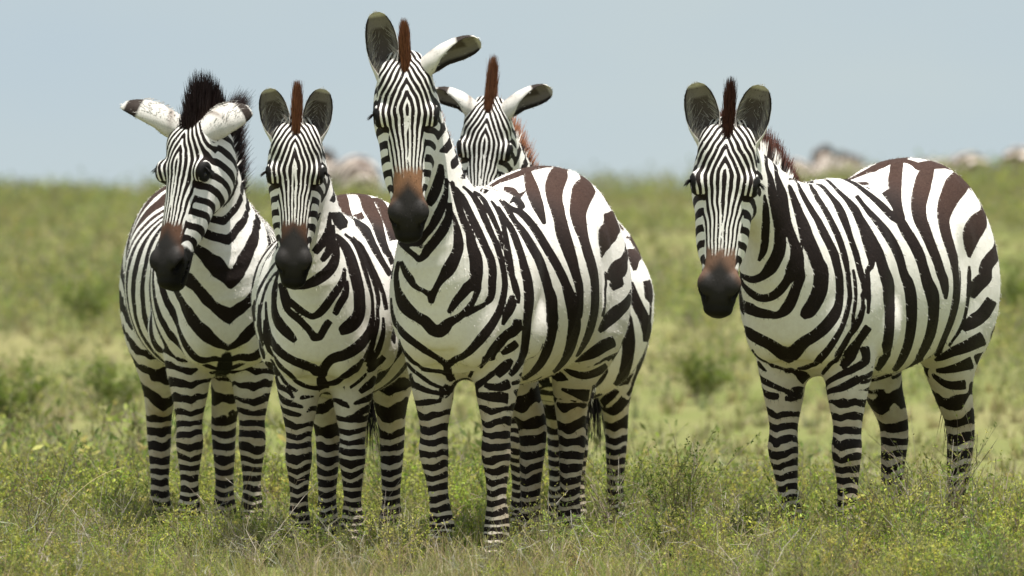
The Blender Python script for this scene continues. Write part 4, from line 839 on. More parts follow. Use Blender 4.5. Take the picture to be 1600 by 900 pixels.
  [(313,130,1188,342,132,1181),(317,144,1173,345,146,1166),(316,156,1159,345,157,1151),(309,166,1146,342,168,1136),(299,176,1133,341,180,1121),(290,187,1120,342,192,1107),(279,196,1106,342,204,1092),(263,203,1092,339,214,1077),(250,210,1077,334,222,1062),(240,218,1061,324,228,1047),(232,224,1044,309,232,1032),(225,231,1027,291,232,1016),(218,236,1009,271,232,1000),(212,240,991,256,233,983),(207,243,972,246,234,966),(201,245,955,238,236,948),(191,248,939,228,238,929),(175,253,923,218,240,912),(164,256,904,211,241,896),(155,257,884,204,242,879),(148,256,865,198,241,862),(142,255,845,191,240,844),(136,252,826,184,238,826),(129,249,807,176,235,808),(120,244,788,168,232,790),(111,238,769,160,227,772),(101,231,749,151,221,754),(90,222,730,141,214,737),(78,211,711,131,206,719),(62,197,692,120,195,703),(41,179,674,107,183,686),(18,159,657,90,168,669),(-15,131,641,67,150,653),(-78,88,626,34,125,638)],
  [(-387,-63,610,-379,-63,616),(-369,-74,602,-362,-75,609),(-356,-89,597,-351,-88,603),(-347,-105,592,-342,-104,598)],
  [(298,168,635,302,169,641),(306,172,627,310,173,633),(313,175,619,318,176,624),(326,180,612,330,180,617),(343,183,605,348,184,610),(365,182,600,370,183,606),(391,174,597,394,174,602)],
  [(162,-21,1248,215,-5,1239),(169,-3,1248,222,12,1239),(177,16,1247,229,31,1238),(184,36,1243,237,52,1234),(192,58,1236,245,73,1227),(199,79,1226,252,95,1217),(207,99,1215,258,113,1205),(208,116,1204,258,128,1193),(205,132,1193,255,142,1181),(200,146,1181,250,154,1168),(193,159,1169,244,166,1155),(187,172,1156,238,177,1142),(183,184,1143,230,188,1128),(172,194,1133,217,199,1114),(151,205,1125,200,207,1104),(144,218,1108,197,214,1092),(142,229,1091,195,222,1076),(138,237,1076,189,230,1059),(132,246,1060,181,237,1044),(126,254,1043,173,244,1028),(119,261,1026,166,250,1012),(112,267,1008,159,255,996),(107,271,989,152,259,980),(102,274,970,145,262,962),(94,277,952,139,265,944),(86,280,935,133,266,926),(75,282,918,124,268,906),(56,284,902,113,270,888),(36,284,882,103,270,872),(24,282,861,93,270,857),(17,279,841,83,269,840),(7,274,821,74,267,822),(-5,267,801,66,263,804),(-17,259,781,56,257,786),(-29,250,761,48,250,769),(-42,239,742,39,242,751),(-54,226,723,30,232,735),(-69,210,705,20,221,718),(-87,192,688,8,208,701),(-112,170,671,-13,191,684),(-179,127,655,-41,171,667),(-140,123,646,-71,147,652),(-132,107,638,-79,127,642)],
  [(-512,-83,626,-503,-82,632),(-506,-78,624,-498,-77,630),(-496,-71,622,-487,-70,627),(-482,-63,619,-473,-63,624),(-462,-58,614,-454,-57,619),(-440,-56,608,-431,-55,613),(-406,-60,600,-400,-60,605)],
  [(5,102,1211,108,122,1196),(53,135,1194,138,149,1179),(87,162,1176,152,168,1164),(114,183,1156,164,182,1148),(135,200,1135,182,194,1130),(151,212,1115,200,204,1111)],
  [(-441,79,1293,-442,52,1305),(-418,86,1292,-419,60,1304),(-395,94,1291,-396,67,1304),(-373,101,1288,-374,74,1301),(-350,108,1284,-350,81,1297),(-326,115,1279,-327,88,1292),(-273,134,1260,-262,100,1276),(-235,147,1243,-211,110,1258),(-199,158,1226,-164,121,1238),(-162,170,1207,-120,135,1219),(-121,182,1189,-68,152,1200),(-79,195,1172,-11,173,1180),(-43,207,1157,41,194,1157),(-13,220,1140,77,212,1136),(10,232,1124,96,225,1114),(25,242,1108,103,237,1094),(32,252,1091,102,246,1077),(37,261,1072,100,255,1060),(39,269,1054,96,262,1043),(37,275,1036,92,268,1025),(33,280,1018,85,274,1008),(26,285,1000,78,279,990),(17,288,982,69,282,973),(7,290,963,60,285,955),(-6,291,945,49,286,936),(-24,291,927,35,287,919),(-33,290,906,23,288,902),(-37,288,886,8,287,884),(-34,285,866,-14,285,866)],
  [(-533,145,1213,-554,92,1268),(-513,156,1216,-534,103,1270),(-493,165,1216,-514,112,1270),(-470,174,1215,-491,121,1270),(-448,183,1215,-469,130,1269),(-423,188,1209,-444,135,1263),(-394,196,1201,-325,163,1243),(-347,205,1189,-264,178,1222),(-298,214,1175,-219,189,1202),(-254,222,1160,-175,200,1182),(-213,230,1146,-132,213,1161),(-176,238,1131,-92,228,1139),(-144,246,1116,-60,242,1117),(-124,254,1100,-39,255,1096),(-112,263,1082,-27,265,1076),(-105,270,1065,-22,273,1057),(-104,276,1047,-23,279,1038),(-107,280,1029,-27,284,1020),(-114,283,1010,-34,287,1002),(-132,281,992,-43,290,985),(-134,282,972,-53,291,967),(-193,263,952,-63,291,949),(-194,264,933,-71,290,931),(-188,267,913,-77,289,913),(-174,272,893,-82,287,895),(-164,276,874,-84,285,877),(-163,274,854,-86,281,858),(-165,268,835,-89,277,840),(-168,262,816,-92,272,822),(-171,255,798,-96,266,804),(-176,246,779,-100,258,786),(-183,235,761,-105,249,768),(-199,221,743,-113,239,751),(-217,204,725,-123,227,733),(-226,191,708,-144,210,716),(-236,176,691,-183,186,698),(-253,158,675,-241,154,679)],
  [(-618,162,1154,-552,170,1167),(-601,172,1147,-535,180,1161),(-583,185,1144,-517,193,1157),(-563,197,1139,-498,205,1153),(-543,207,1133,-477,215,1147),(-520,214,1126,-454,222,1140),(-480,234,1099,-385,230,1128),(-443,243,1081,-319,240,1112),(-411,247,1065,-264,250,1092),(-384,249,1053,-238,254,1067),(-357,251,1037,-244,254,1042),(-323,256,1018,-260,253,1020),(-297,256,998,-277,254,999)],
  [(-291,257,957,-276,256,957),(-295,258,937,-267,257,938),(-293,258,917,-262,258,918),(-291,258,898,-257,259,898),(-290,256,878,-253,260,879),(-293,253,858,-253,259,859),(-293,249,838,-264,252,840),(-291,246,818,-272,245,820),(-287,243,799,-271,241,801),(-280,239,780,-266,237,783),(-272,234,761,-260,231,765),(-263,227,744,-253,224,748),(-254,217,728,-247,215,731),(-250,206,712,-243,204,715)],
  [(-664,199,1015,-551,216,1037),(-647,211,1011,-535,228,1033),(-628,222,1006,-516,239,1028),(-607,231,1001,-494,248,1022),(-584,239,994,-472,256,1016),(-560,241,987,-447,258,1009),(-488,261,970,-410,260,994),(-457,265,958,-376,260,976),(-447,266,946,-355,260,952),(-442,267,924,-357,261,937),(-406,266,902,-339,260,931),(-380,263,890,-305,258,915),(-360,260,879,-289,258,893),(-337,255,865,-294,255,872)],
  [(-495,261,839,-406,264,859),(-467,262,820,-385,261,842),(-439,260,801,-366,257,827),(-404,257,784,-345,253,816),(-366,253,772,-315,248,805),(-332,248,764,-291,243,787),(-298,240,757,-283,237,765)],
  [(-466,237,711,-385,250,749),(-415,238,703,-348,247,739),(-369,236,695,-318,240,730),(-333,229,688,-294,231,720),(-304,219,682,-273,220,712),(-284,207,677,-258,206,701),(-273,191,670,-250,190,690),(-271,170,663,-252,171,678),(-277,144,660,-266,146,666)],
  [(-427,210,635,-361,224,670),(-384,205,630,-335,214,660),(-355,192,625,-316,201,651),(-336,175,622,-305,184,644),(-326,155,620,-304,162,638),(-321,132,623,-312,135,633)],
  [(-420,183,568,-395,190,595),(-391,171,567,-371,178,592),(-370,154,569,-356,164,591),(-355,136,578,-343,149,595),(-342,121,592,-332,134,603),(-333,109,609,-329,116,614)],
  [(-113,-163,1208,-71,-141,1200),(-130,-149,1219,-88,-127,1211),(-146,-134,1231,-104,-112,1222),(-163,-119,1241,-121,-96,1233),(-179,-103,1252,-137,-81,1244),(-196,-87,1262,-154,-65,1254),(-217,-77,1272,-162,-48,1260),(-241,-69,1282,-175,-32,1266),(-313,-82,1293,-193,-19,1274),(-308,-58,1299,-215,-9,1282),(-321,-42,1304,-241,-1,1291),(-320,-19,1307,-262,11,1296)],
  [(-295,22,1300,-291,-16,1304),(-273,30,1296,-269,-8,1300),(-250,38,1290,-246,1,1294),(-228,47,1283,-224,9,1287),(-206,55,1274,-202,17,1278),(-185,63,1265,-180,26,1269),(-143,79,1246,-131,43,1250),(-98,98,1229,-65,70,1230),(-44,120,1212,14,105,1209),(12,144,1193,81,138,1190),(63,167,1175,128,163,1171),(100,185,1157,157,180,1152),(124,200,1139,179,192,1133),(138,211,1120,196,202,1115)],
  [(-355,-53,1310,-306,-40,1298),(-346,-35,1312,-298,-21,1300),(-337,-16,1312,-289,-2,1300),(-327,5,1310,-279,19,1298),(-317,27,1306,-269,41,1294),(-308,49,1301,-259,63,1288),(-306,72,1295,-238,95,1273),(-344,71,1299,-256,117,1267),(-388,76,1300,-321,119,1276),(-413,78,1302,-345,121,1278),(-437,78,1301,-370,121,1277),(-462,77,1299,-394,120,1275),(-484,77,1297,-417,120,1274),(-506,75,1292,-439,118,1268)],
  [(419,215,764,451,208,777),(427,206,748,456,198,761),(432,195,732,458,187,744),(432,184,715,459,174,728),(429,175,696,461,159,713),(427,165,678,459,146,697),(430,151,663,448,133,678),(433,136,649,440,123,658)],
  [(393,198,710,424,183,705),(381,197,689,411,183,686),(379,193,665,406,183,675),(397,182,649,412,175,665),(413,168,639,422,162,655),(423,153,630,428,147,646),(429,136,624,433,130,639),(432,118,616,433,111,629),(430,99,608,430,92,619),(421,77,599,418,69,608),(406,61,590,403,54,600),(393,53,583,389,45,592),(381,49,576,378,41,586),(375,-41,568,372,-49,578),(370,-42,556,366,-50,565)],
  [(401,168,599,413,162,619),(413,155,590,421,148,610),(421,141,582,427,133,601),(426,123,575,429,117,593),(426,103,571,427,98,585),(418,79,567,418,75,578),(403,63,563,403,59,573),(390,54,559,390,50,570),(379,50,556,379,47,567),(375,-47,549,375,-50,560),(372,-48,541,372,-51,552)],
  [(357,-185,662,334,-203,652),(365,-184,651,342,-202,641),(373,-181,641,350,-200,631),(386,-177,630,364,-195,620),(401,-170,620,378,-188,610),(417,-155,612,394,-174,602),(427,-133,603,421,-143,590),(429,-113,594,428,-119,582),(427,-95,586,426,-99,575),(419,-78,578,419,-81,569),(407,-64,569,407,-66,564)],
  [(358,-177,622,337,-194,612),(364,-175,608,343,-192,598),(373,-173,598,352,-190,588),(385,-169,588,364,-186,578),(399,-162,579,378,-179,568),(414,-148,571,393,-165,560),(423,-128,566,417,-134,549),(424,-105,562,422,-108,549)],
 ],
 7: [
  [(634,56,1240,647,50,1240),(637,58,1219,654,48,1220),(640,59,1198,659,45,1201),(647,57,1177,668,41,1182),(658,52,1156,675,33,1165),(668,44,1136,682,25,1149),(678,32,1119,688,14,1134),(685,19,1104,691,2,1118)],
  [(622,68,1195,639,60,1195),(625,70,1174,647,57,1175),(630,72,1153,656,54,1156),(640,69,1131,662,49,1138),(652,63,1110,669,45,1120),(665,53,1092,675,37,1103),(674,40,1077,681,28,1085)],
  [(623,79,1141,635,71,1140),(626,84,1118,644,69,1118),(631,86,1095,652,66,1098),(640,84,1070,660,59,1080),(650,76,1046,668,50,1064),(661,62,1026,676,39,1050),(672,44,1010,682,25,1038),(679,25,998,685,8,1026),(683,4,988,685,-9,1014),(682,-21,981,683,-25,1003),(844,-22,985,879,-19,1003)],
  [(626,105,1046,630,100,1046),(629,108,1024,637,97,1026),(633,105,1002,644,90,1009),(639,97,981,651,80,992),(646,87,963,657,69,976),(652,75,945,662,57,960),(655,64,928,665,45,943),(656,52,911,667,33,926),(656,37,894,665,21,911),(655,17,880,662,7,898),(654,-7,873,660,-6,890),(656,-31,883,662,-22,898),(656,-50,894,664,-38,909),(654,-67,906,663,-54,922),(649,-85,920,660,-70,934),(644,-101,937,654,-85,947),(638,-112,957,651,-93,964),(633,-119,978,649,-100,983)],
  [(625,115,1001,629,110,1001),(626,118,977,635,104,979),(628,115,951,640,97,960),(633,104,930,645,86,941),(637,93,911,647,75,920),(639,82,890,646,67,898)],
  [(639,-114,992,627,-128,990),(640,-110,972,629,-125,969),(642,-105,952,631,-121,949),(644,-99,933,632,-116,928),(645,-92,916,633,-108,907),(647,-79,902,637,-94,889),(650,-63,890,641,-77,875),(651,-47,877,644,-60,862),(649,-32,862,643,-46,849),(646,-17,847,640,-32,834),(640,-4,830,636,-21,818),(636,6,816,630,-6,797),(636,8,817,630,20,800),(640,19,832,635,36,821),(645,29,850,638,47,839),(647,41,867,640,58,856)],
  [(612,78,1168,623,74,1163),(586,93,1155,618,82,1143),(564,107,1139,615,90,1124),(556,118,1120,613,98,1106),(555,129,1100,613,104,1088),(556,137,1079,616,110,1068),(559,144,1059,616,115,1048),(560,150,1038,617,121,1028),(561,155,1017,615,126,1008),(559,160,996,615,131,988),(556,164,974,614,134,969),(555,166,951,612,136,949),(552,166,929,611,137,929),(548,166,906,610,136,910),(550,163,880,612,133,894),(569,154,855,616,124,882),(594,139,836,621,113,870),(609,119,824,625,101,858),(619,97,820,627,87,843)],
  [(635,-101,1135,625,-110,1136),(630,-107,1111,620,-116,1112),(627,-114,1087,617,-122,1088),(625,-121,1063,614,-130,1064),(622,-127,1039,612,-136,1040),(619,-134,1015,609,-143,1016),(620,-135,993,601,-150,995),(619,-136,971,594,-157,973),(618,-138,950,589,-160,951),(614,-140,928,578,-162,928),(613,-138,908,566,-164,905),(616,-130,889,557,-163,880),(621,-119,872,575,-153,857),(624,-107,856,598,-137,836),(627,-93,841,609,-119,819),(627,-80,824,615,-100,805),(625,-68,805,619,-81,793)],
  [(547,99,1170,561,97,1165),(522,112,1157,542,109,1151),(506,127,1143,531,120,1136),(500,138,1125,530,129,1119),(502,147,1105,532,137,1100),(506,154,1085,535,144,1081),(511,160,1065,539,150,1061),(513,166,1045,539,156,1042),(510,172,1026,538,163,1022),(506,177,1006,532,168,1002),(500,181,985,525,173,983),(493,185,965,516,178,963),(491,187,944,507,181,943),(490,189,923,504,182,923),(491,190,902,503,181,903),(491,190,881,505,179,882),(491,189,860,510,175,863),(491,187,838,521,171,844),(493,183,816,540,165,827),(500,174,795,562,156,813),(534,166,776,579,146,800),(564,153,760,591,134,788),(581,137,747,599,120,777),(590,118,737,604,105,767),(594,97,728,607,88,759),(592,76,724,608,68,754),(585,59,718,606,46,743),(569,45,707,596,27,725),(547,33,691,566,10,706),(498,10,665,549,2,692),(523,-16,672,556,6,697),(542,-30,687,575,-9,713),(555,-44,694,590,-29,721),(573,-61,702,595,-49,728),(585,-79,710,598,-68,734),(590,-98,720,601,-85,742),(589,-118,731,601,-102,752),(580,-136,744,598,-118,763),(559,-155,760,590,-133,776),(485,-179,778,578,-146,790),(484,-186,799,560,-158,806),(485,-191,820,522,-171,825),(485,-194,841,503,-179,844),(485,-196,862,499,-184,864),(484,-197,883,497,-187,884),(483,-198,904,495,-189,904),(479,-198,925,492,-190,925)],
  [(504,15,668,494,-11,662),(470,19,649,453,-16,640),(406,17,630,389,-18,618)],
  [(494,122,1157,512,120,1153),(483,136,1143,501,131,1137),(467,149,1128,495,142,1121),(466,159,1108,497,149,1103),(474,166,1088,504,156,1084),(475,172,1068,506,162,1064),(472,178,1049,504,169,1045),(470,184,1030,499,175,1025),(463,191,1010,490,181,1006),(460,198,991,481,187,987),(461,202,970,478,191,967),(463,206,949,477,195,948),(466,207,928,477,198,928),(473,204,907,481,197,908),(475,205,887,483,197,887),(473,206,866,484,196,867),(474,204,845,486,193,847),(476,200,825,488,189,828),(477,195,804,490,183,808),(474,190,784,492,177,789),(470,184,764,499,169,771),(462,175,744,524,164,753),(453,165,723,539,158,736),(512,152,712,552,148,723),(515,141,692,565,135,712),(539,127,681,570,119,699),(540,110,670,567,102,686),(524,88,661,555,84,674),(453,62,646,477,57,662),(433,38,637,472,39,654),(417,14,635,469,19,649)],
  [(484,-196,855,476,-204,854),(484,-195,834,476,-202,833),(482,-193,813,471,-202,812),(479,-189,792,467,-199,790),(478,-182,773,463,-193,769),(478,-172,755,458,-184,749),(561,-149,738,531,-159,734),(569,-136,721,535,-151,714),(572,-123,706,550,-135,697),(571,-107,692,555,-117,683),(561,-92,679,545,-102,669),(454,-94,659,444,-101,653),(452,-75,650,439,-84,639),(443,-59,641,432,-64,630),(429,-41,635,419,-44,624),(415,-22,633,400,-25,620)],
  [(462,164,1101,476,160,1099),(458,173,1081,478,167,1077),(451,181,1060,478,174,1056),(444,190,1040,474,182,1035),(442,199,1019,463,190,1014),(440,208,999,457,198,994),(438,216,977,454,206,973),(436,223,956,452,213,952),(435,227,933,452,217,931),(433,231,911,451,221,909)],
  [(454,221,870,462,215,870),(450,222,848,462,215,848),(444,223,826,462,213,827),(440,219,803,462,208,807),(436,214,781,463,201,787),(431,206,760,461,193,768),(426,195,740,459,183,749),(426,181,722,454,172,731),(432,165,706,448,160,713)],
  [(359,209,728,396,201,740),(358,194,710,421,187,727),(385,181,696,426,173,712),(413,166,685,429,160,694)],
  [(347,178,655,393,173,667),(377,172,634,409,159,653),(403,156,622,418,146,638),(418,139,611,425,131,623)],
  [(254,199,682,286,197,695),(293,163,635,325,160,648),(303,165,624,335,163,636),(315,168,613,347,166,625),(332,170,602,364,167,614),(354,166,593,385,163,606),(394,154,580,406,148,596),(413,136,575,418,132,587),(423,116,571,425,114,578)],
  [(295,159,608,331,154,624),(302,159,594,338,154,610),(311,161,581,347,156,597),(321,162,569,357,157,585),(337,162,557,373,157,574),(357,156,548,393,151,564),(397,141,535,410,133,553),(412,119,527,418,114,542),(416,96,522,418,92,531)],
  [(306,150,555,337,144,574),(311,151,545,342,146,564),(318,152,531,349,146,550),(327,152,519,358,147,538),(341,152,508,372,146,527),(360,146,498,391,140,517),(396,128,485,406,122,508),(409,104,485,411,102,498)],
  [(422,152,672,428,149,677),(428,138,656,432,134,661),(432,121,642,435,118,647),(434,103,629,435,100,635)],
  [(118,-284,910,70,-303,912),(98,-291,889,22,-311,890),(102,-286,867,17,-309,867)],
  [(457,-217,914,437,-229,914),(461,-216,892,436,-231,892),(463,-215,869,430,-233,869),(463,-214,847,417,-235,846),(462,-212,825,413,-233,823),(457,-210,802,422,-225,801),(365,-226,778,324,-242,776),(374,-216,757,336,-235,754),(352,-218,734,337,-226,732)],
  [(347,-210,717,303,-224,709),(392,-181,701,304,-201,691),(421,-157,680,407,-166,672)],
  [(403,-166,665,378,-176,656),(410,-155,642,386,-168,629),(423,-136,630,415,-144,619),(429,-117,617,426,-124,609),(429,-104,598,428,-109,594)],
  [(310,-204,696,285,-213,690),(343,-171,662,318,-180,656),(352,-170,646,327,-179,639),(366,-169,632,341,-178,625),(381,-165,618,356,-174,611),(398,-156,604,373,-165,597),(416,-137,591,401,-149,576),(424,-117,582,418,-124,566),(427,-97,573,424,-100,562),(422,-76,564,422,-78,558)],
  [(337,-161,623,314,-168,613),(344,-159,607,321,-167,597),(352,-159,594,329,-166,584),(364,-158,580,341,-165,570),(378,-156,568,355,-163,559),(396,-148,557,373,-155,548),(414,-126,549,402,-135,531),(419,-107,541,415,-111,526),(418,-87,533,417,-89,526)],
  [(353,-153,573,334,-163,557),(355,-152,564,336,-162,548),(363,-150,552,344,-160,536),(371,-148,541,352,-158,524),(385,-143,530,366,-153,514),(402,-132,521,383,-142,505),(412,-112,512,407,-115,497),(414,-92,511,412,-90,500),(409,-70,514,407,-68,508)],
  [(438,-178,726,381,-192,722),(427,-168,706,407,-176,702),(426,-156,686,415,-164,683),(428,-143,667,420,-151,663),(430,-130,648,425,-137,644),(432,-114,634,431,-118,628),(433,-94,622,432,-98,616)],
  [(485,-196,860,476,-204,860),(482,-197,839,474,-205,839),(477,-199,819,468,-207,818),(472,-198,799,461,-206,798),(469,-193,780,458,-201,778),(464,-187,761,452,-195,758)],
  [(641,-113,1086,603,-123,1089),(623,-126,1078,586,-137,1081),(603,-138,1071,566,-148,1074),(581,-146,1064,543,-157,1067),(559,-155,1056,521,-166,1059),(537,-164,1048,499,-175,1052),(482,-184,1029,446,-195,1033),(449,-200,1010,431,-209,1014),(439,-212,991,420,-222,994),(429,-223,971,400,-235,974),(420,-232,951,381,-243,952),(406,-239,931,368,-250,933),(393,-241,912,354,-252,913),(380,-240,893,342,-252,894),(370,-238,876,331,-249,877),(360,-234,859,321,-245,861)],
  [(123,-283,928,98,-293,929),(114,-285,905,75,-302,907),(99,-290,885,60,-306,887),(85,-291,866,45,-308,868),(69,-291,847,30,-308,849),(54,-290,829,15,-307,831),(38,-288,812,-1,-305,814)],
  [(679,-67,1074,667,-74,1078),(666,-82,1058,655,-88,1062),(654,-97,1050,642,-103,1054),(640,-112,1044,628,-119,1048),(624,-127,1036,612,-134,1039),(607,-142,1029,595,-148,1032),(566,-162,1011,535,-172,1014),(514,-181,991,472,-193,994),(474,-196,970,461,-204,972),(468,-204,948,455,-212,950),(465,-209,926,451,-219,928),(463,-213,904,446,-225,905)],
  [(-355,-27,1310,-336,-59,1302),(-332,-22,1309,-313,-55,1301),(-309,-18,1306,-290,-50,1297),(-285,-13,1301,-266,-46,1293),(-262,-8,1297,-242,-41,1289),(-238,-3,1290,-219,-36,1282),(-160,13,1262,-154,-19,1260),(-137,18,1254,-131,-14,1252),(-113,24,1248,-107,-9,1245),(-90,29,1242,-84,-3,1239),(-66,34,1237,-60,2,1234),(-43,40,1232,-37,7,1230)],
  [(470,78,1239,632,57,1237),(460,88,1221,622,65,1211),(507,95,1200,595,79,1190)],
  [(-491,6,1313,-393,-4,1303),(-467,13,1314,-369,4,1304),(-445,21,1315,-346,11,1305),(-423,28,1315,-324,19,1305),(-399,36,1313,-301,27,1302),(-376,44,1307,-278,34,1297),(-301,75,1293,-211,50,1277),(-236,93,1273,-157,64,1256),(-192,108,1255,-103,82,1236),(-149,123,1236,-30,103,1218),(-81,141,1214,61,125,1201),(19,159,1192,170,146,1183),(108,176,1171,232,162,1162),(156,187,1151,258,173,1142),(184,196,1131,279,185,1122),(200,205,1111,319,200,1102),(203,215,1093,263,206,1085),(200,224,1074,253,214,1065)],
  [(-120,63,1244,-61,43,1233),(-47,83,1225,19,74,1218)],
  [(115,55,1240,236,46,1227),(129,69,1239,250,60,1226),(148,82,1233,269,73,1220),(168,96,1226,289,87,1213),(188,109,1217,309,100,1204),(207,119,1203,328,110,1191),(214,137,1189,386,131,1172),(258,152,1169,388,144,1155),(288,165,1148,396,156,1137),(314,178,1129,401,167,1118),(339,190,1109,400,179,1099),(353,202,1090,399,190,1080),(357,213,1071,399,202,1062),(353,223,1053,396,213,1043),(334,232,1034,390,224,1025)],
  [(-407,91,1302,-306,77,1289),(-385,100,1297,-284,86,1284),(-363,109,1291,-262,94,1278),(-341,117,1284,-239,103,1270),(-318,125,1276,-217,111,1263),(-296,131,1265,-195,117,1252),(-243,151,1245,-143,133,1230),(-197,169,1223,-78,150,1209),(-135,186,1199,5,168,1189),(-41,202,1175,88,185,1168),(49,217,1151,137,198,1146)],
 ],
 13: [
  [(-453,191,1200,-206,209,1197),(-431,207,1175,-331,213,1174),(-454,211,1165,-353,217,1164),(-476,214,1154,-376,221,1154),(-499,218,1144,-398,224,1143),(-520,220,1133,-420,226,1132),(-542,220,1121,-441,227,1120)],
  [(-154,255,1151,-16,248,1150),(-155,275,1125,46,262,1126),(-6,293,1101,76,276,1100),(59,296,1076,82,289,1075)],
  [(-67,331,1028,46,322,1022),(-78,337,1000,52,326,997),(-62,341,973,51,330,970),(-24,343,946,11,340,944),(-26,342,921,9,340,920),(-27,341,898,7,338,896),(-29,339,875,6,336,873),(-31,335,853,4,333,852),(-32,331,832,2,329,831)],
  [(112,293,1022,150,273,1013),(106,301,1001,148,278,991),(98,309,980,143,283,969),(88,316,960,135,289,946),(75,323,940,123,296,924),(51,330,921,107,304,903),(22,336,898,91,311,884),(-17,338,874,78,316,865),(-70,333,849,61,318,844),(-103,325,824,41,319,823),(-92,320,800,22,318,801)],
  [(-539,255,867,-521,256,867),(-525,257,848,-507,258,849),(-510,258,830,-492,259,830),(-494,258,811,-477,259,811),(-479,257,792,-461,258,792),(-463,255,773,-445,256,773),(-453,250,750,-417,251,751),(-452,244,728,-387,247,731),(-440,238,707,-350,241,712),(-448,229,686,-331,234,693),(-438,221,666,-355,225,671),(-436,213,645,-364,215,651),(-437,205,623,-383,204,630),(-439,198,601,-394,197,607),(-428,190,579,-391,185,588)],
  [(159,273,926,187,256,922),(143,283,905,188,254,898),(128,290,882,184,254,874),(117,293,858,176,256,851),(106,294,834,166,257,829),(94,295,809,157,257,807),(82,293,784,147,256,785),(71,290,758,137,254,763),(50,283,734,125,250,741),(28,274,709,111,245,718),(3,264,684,96,240,696),(-56,245,659,82,232,675),(-62,226,640,71,221,655),(-52,207,623,46,206,635)],
  [(-352,156,590,-331,141,603),(-361,138,570,-343,118,590),(-377,116,553,-366,97,574),(-405,91,538,-411,74,556)],
 ],
}
# ---------------------------------------------------------------- the land
def smooth1(t): t = np.clip(t, 0, 1); return t*t*(3-2*t)
def land_z(x, y):
    x = np.asarray(x, float); y = np.asarray(y, float)
    zc = 1.170+0.005*np.clip(x, -14, 14)
    z = zc*smooth1((y-45)/(118-45))
    z = z-0.86*smooth1((y-118)/22)-3.2*smooth1((y-170)/600)
    z = z+0.025*np.sin(x*1.3+0.4*y)*np.sin(y*0.55+1)*smooth1((y-44)/6)*(1-smooth1((y-100)/30))
    return z
def ground_material():
    m, g, b = new_mat("savanna_soil", 0.95, 0.05)
    tc = g.node("ShaderNodeTexCoord"); vec = tc.outputs["Object"]
    mp = g.node("ShaderNodeMapping"); mp.inputs["Scale"].default_value = (1, 0.35, 1); g.l.new(vec, mp.inputs["Vector"])
    a = g.noise(mp.outputs[0], 0.55, 5.0, 0.6)[0]; f = g.noise(vec, 9.0, 6.0, 0.7)[0]
    c = g.mix(g.rng(a, 0.38, 0.62), (0.15, 0.19, 0.052), (0.25, 0.235, 0.105))
    c = g.mix(g.rng(f, 0.35, 0.65, 0.0, 0.75), c, (0.17, 0.16, 0.07))
    g.l.new(c, b.inputs["Base Color"])
    bp = g.node("ShaderNodeBump"); bp.inputs["Strength"].default_value = 0.7; bp.inputs["Distance"].default_value = 0.04
    g.l.new(f, bp.inputs["Height"]); g.l.new(bp.outputs[0], b.inputs["Normal"])
    return m
ys = np.concatenate([np.arange(4, 34, 3.0), np.arange(34, 160, 0.8), np.geomspace(161, 9000, 50)])
us = np.linspace(-1, 1, 81); us = np.sign(us)*np.abs(us)**1.6
Y_, U_ = np.meshgrid(ys, us, indexing='ij'); X_ = U_*(16+0.9*Y_)
V = np.stack([X_, Y_, land_z(X_, Y_)], -1).reshape(-1, 3)
nu = len(us); ii, jj = np.meshgrid(np.arange(len(ys)-1), np.arange(nu-1), indexing='ij')
Fq = np.stack([ii*nu+jj, ii*nu+jj+1, (ii+1)*nu+jj+1, (ii+1)*nu+jj], -1).reshape(-1, 4)
tag(make_mesh("ground", V, Fq, ground_material()), kind="structure")

# ---------------------------------------------------------------- plants
def plant_material(name, transl=0.45, rough=0.6):
    m, g, b = new_mat(name, rough, 0.25)
    at_ = g.attr("shade")
    tc = g.node("ShaderNodeTexCoord")
    n = g.noise(tc.outputs["Object"], 30.0, 3.0)[0]
    col = g.mix(g.rng(n, 0.3, 0.7, 0.0, 0.35), at_[0], (0.16, 0.14, 0.07))
    g.l.new(col, b.inputs["Base Color"])
    tr = g.node("ShaderNodeBsdfTranslucent"); g.l.new(col, tr.inputs["Color"])
    mx = g.node("ShaderNodeMixShader"); mx.inputs[0].default_value = transl
    g.l.new(b.outputs[0], mx.inputs[1]); g.l.new(tr.outputs[0], mx.inputs[2])
    g.l.new(mx.outputs[0], g.n["Material Output"].inputs["Surface"])
    return m
MAT_PLANT = plant_material("leaf_and_blade")
MAT_TWIG = plant_material("dry_twig", 0.05, 0.8)
prs = np.random.RandomState(77)
LEAFS = np.array([(0.36, 0.45, 0.06), (0.50, 0.54, 0.09), (0.17, 0.26, 0.035), (0.58, 0.55, 0.14), (0.33, 0.35, 0.09)])
STRAWS = np.array([(0.52, 0.43, 0.25), (0.42, 0.38, 0.18), (0.32, 0.37, 0.11), (0.60, 0.53, 0.36)])
TWIGS = np.array([(0.36, 0.32, 0.27), (0.46, 0.42, 0.36), (0.24, 0.19, 0.15), (0.30, 0.22, 0.16)])

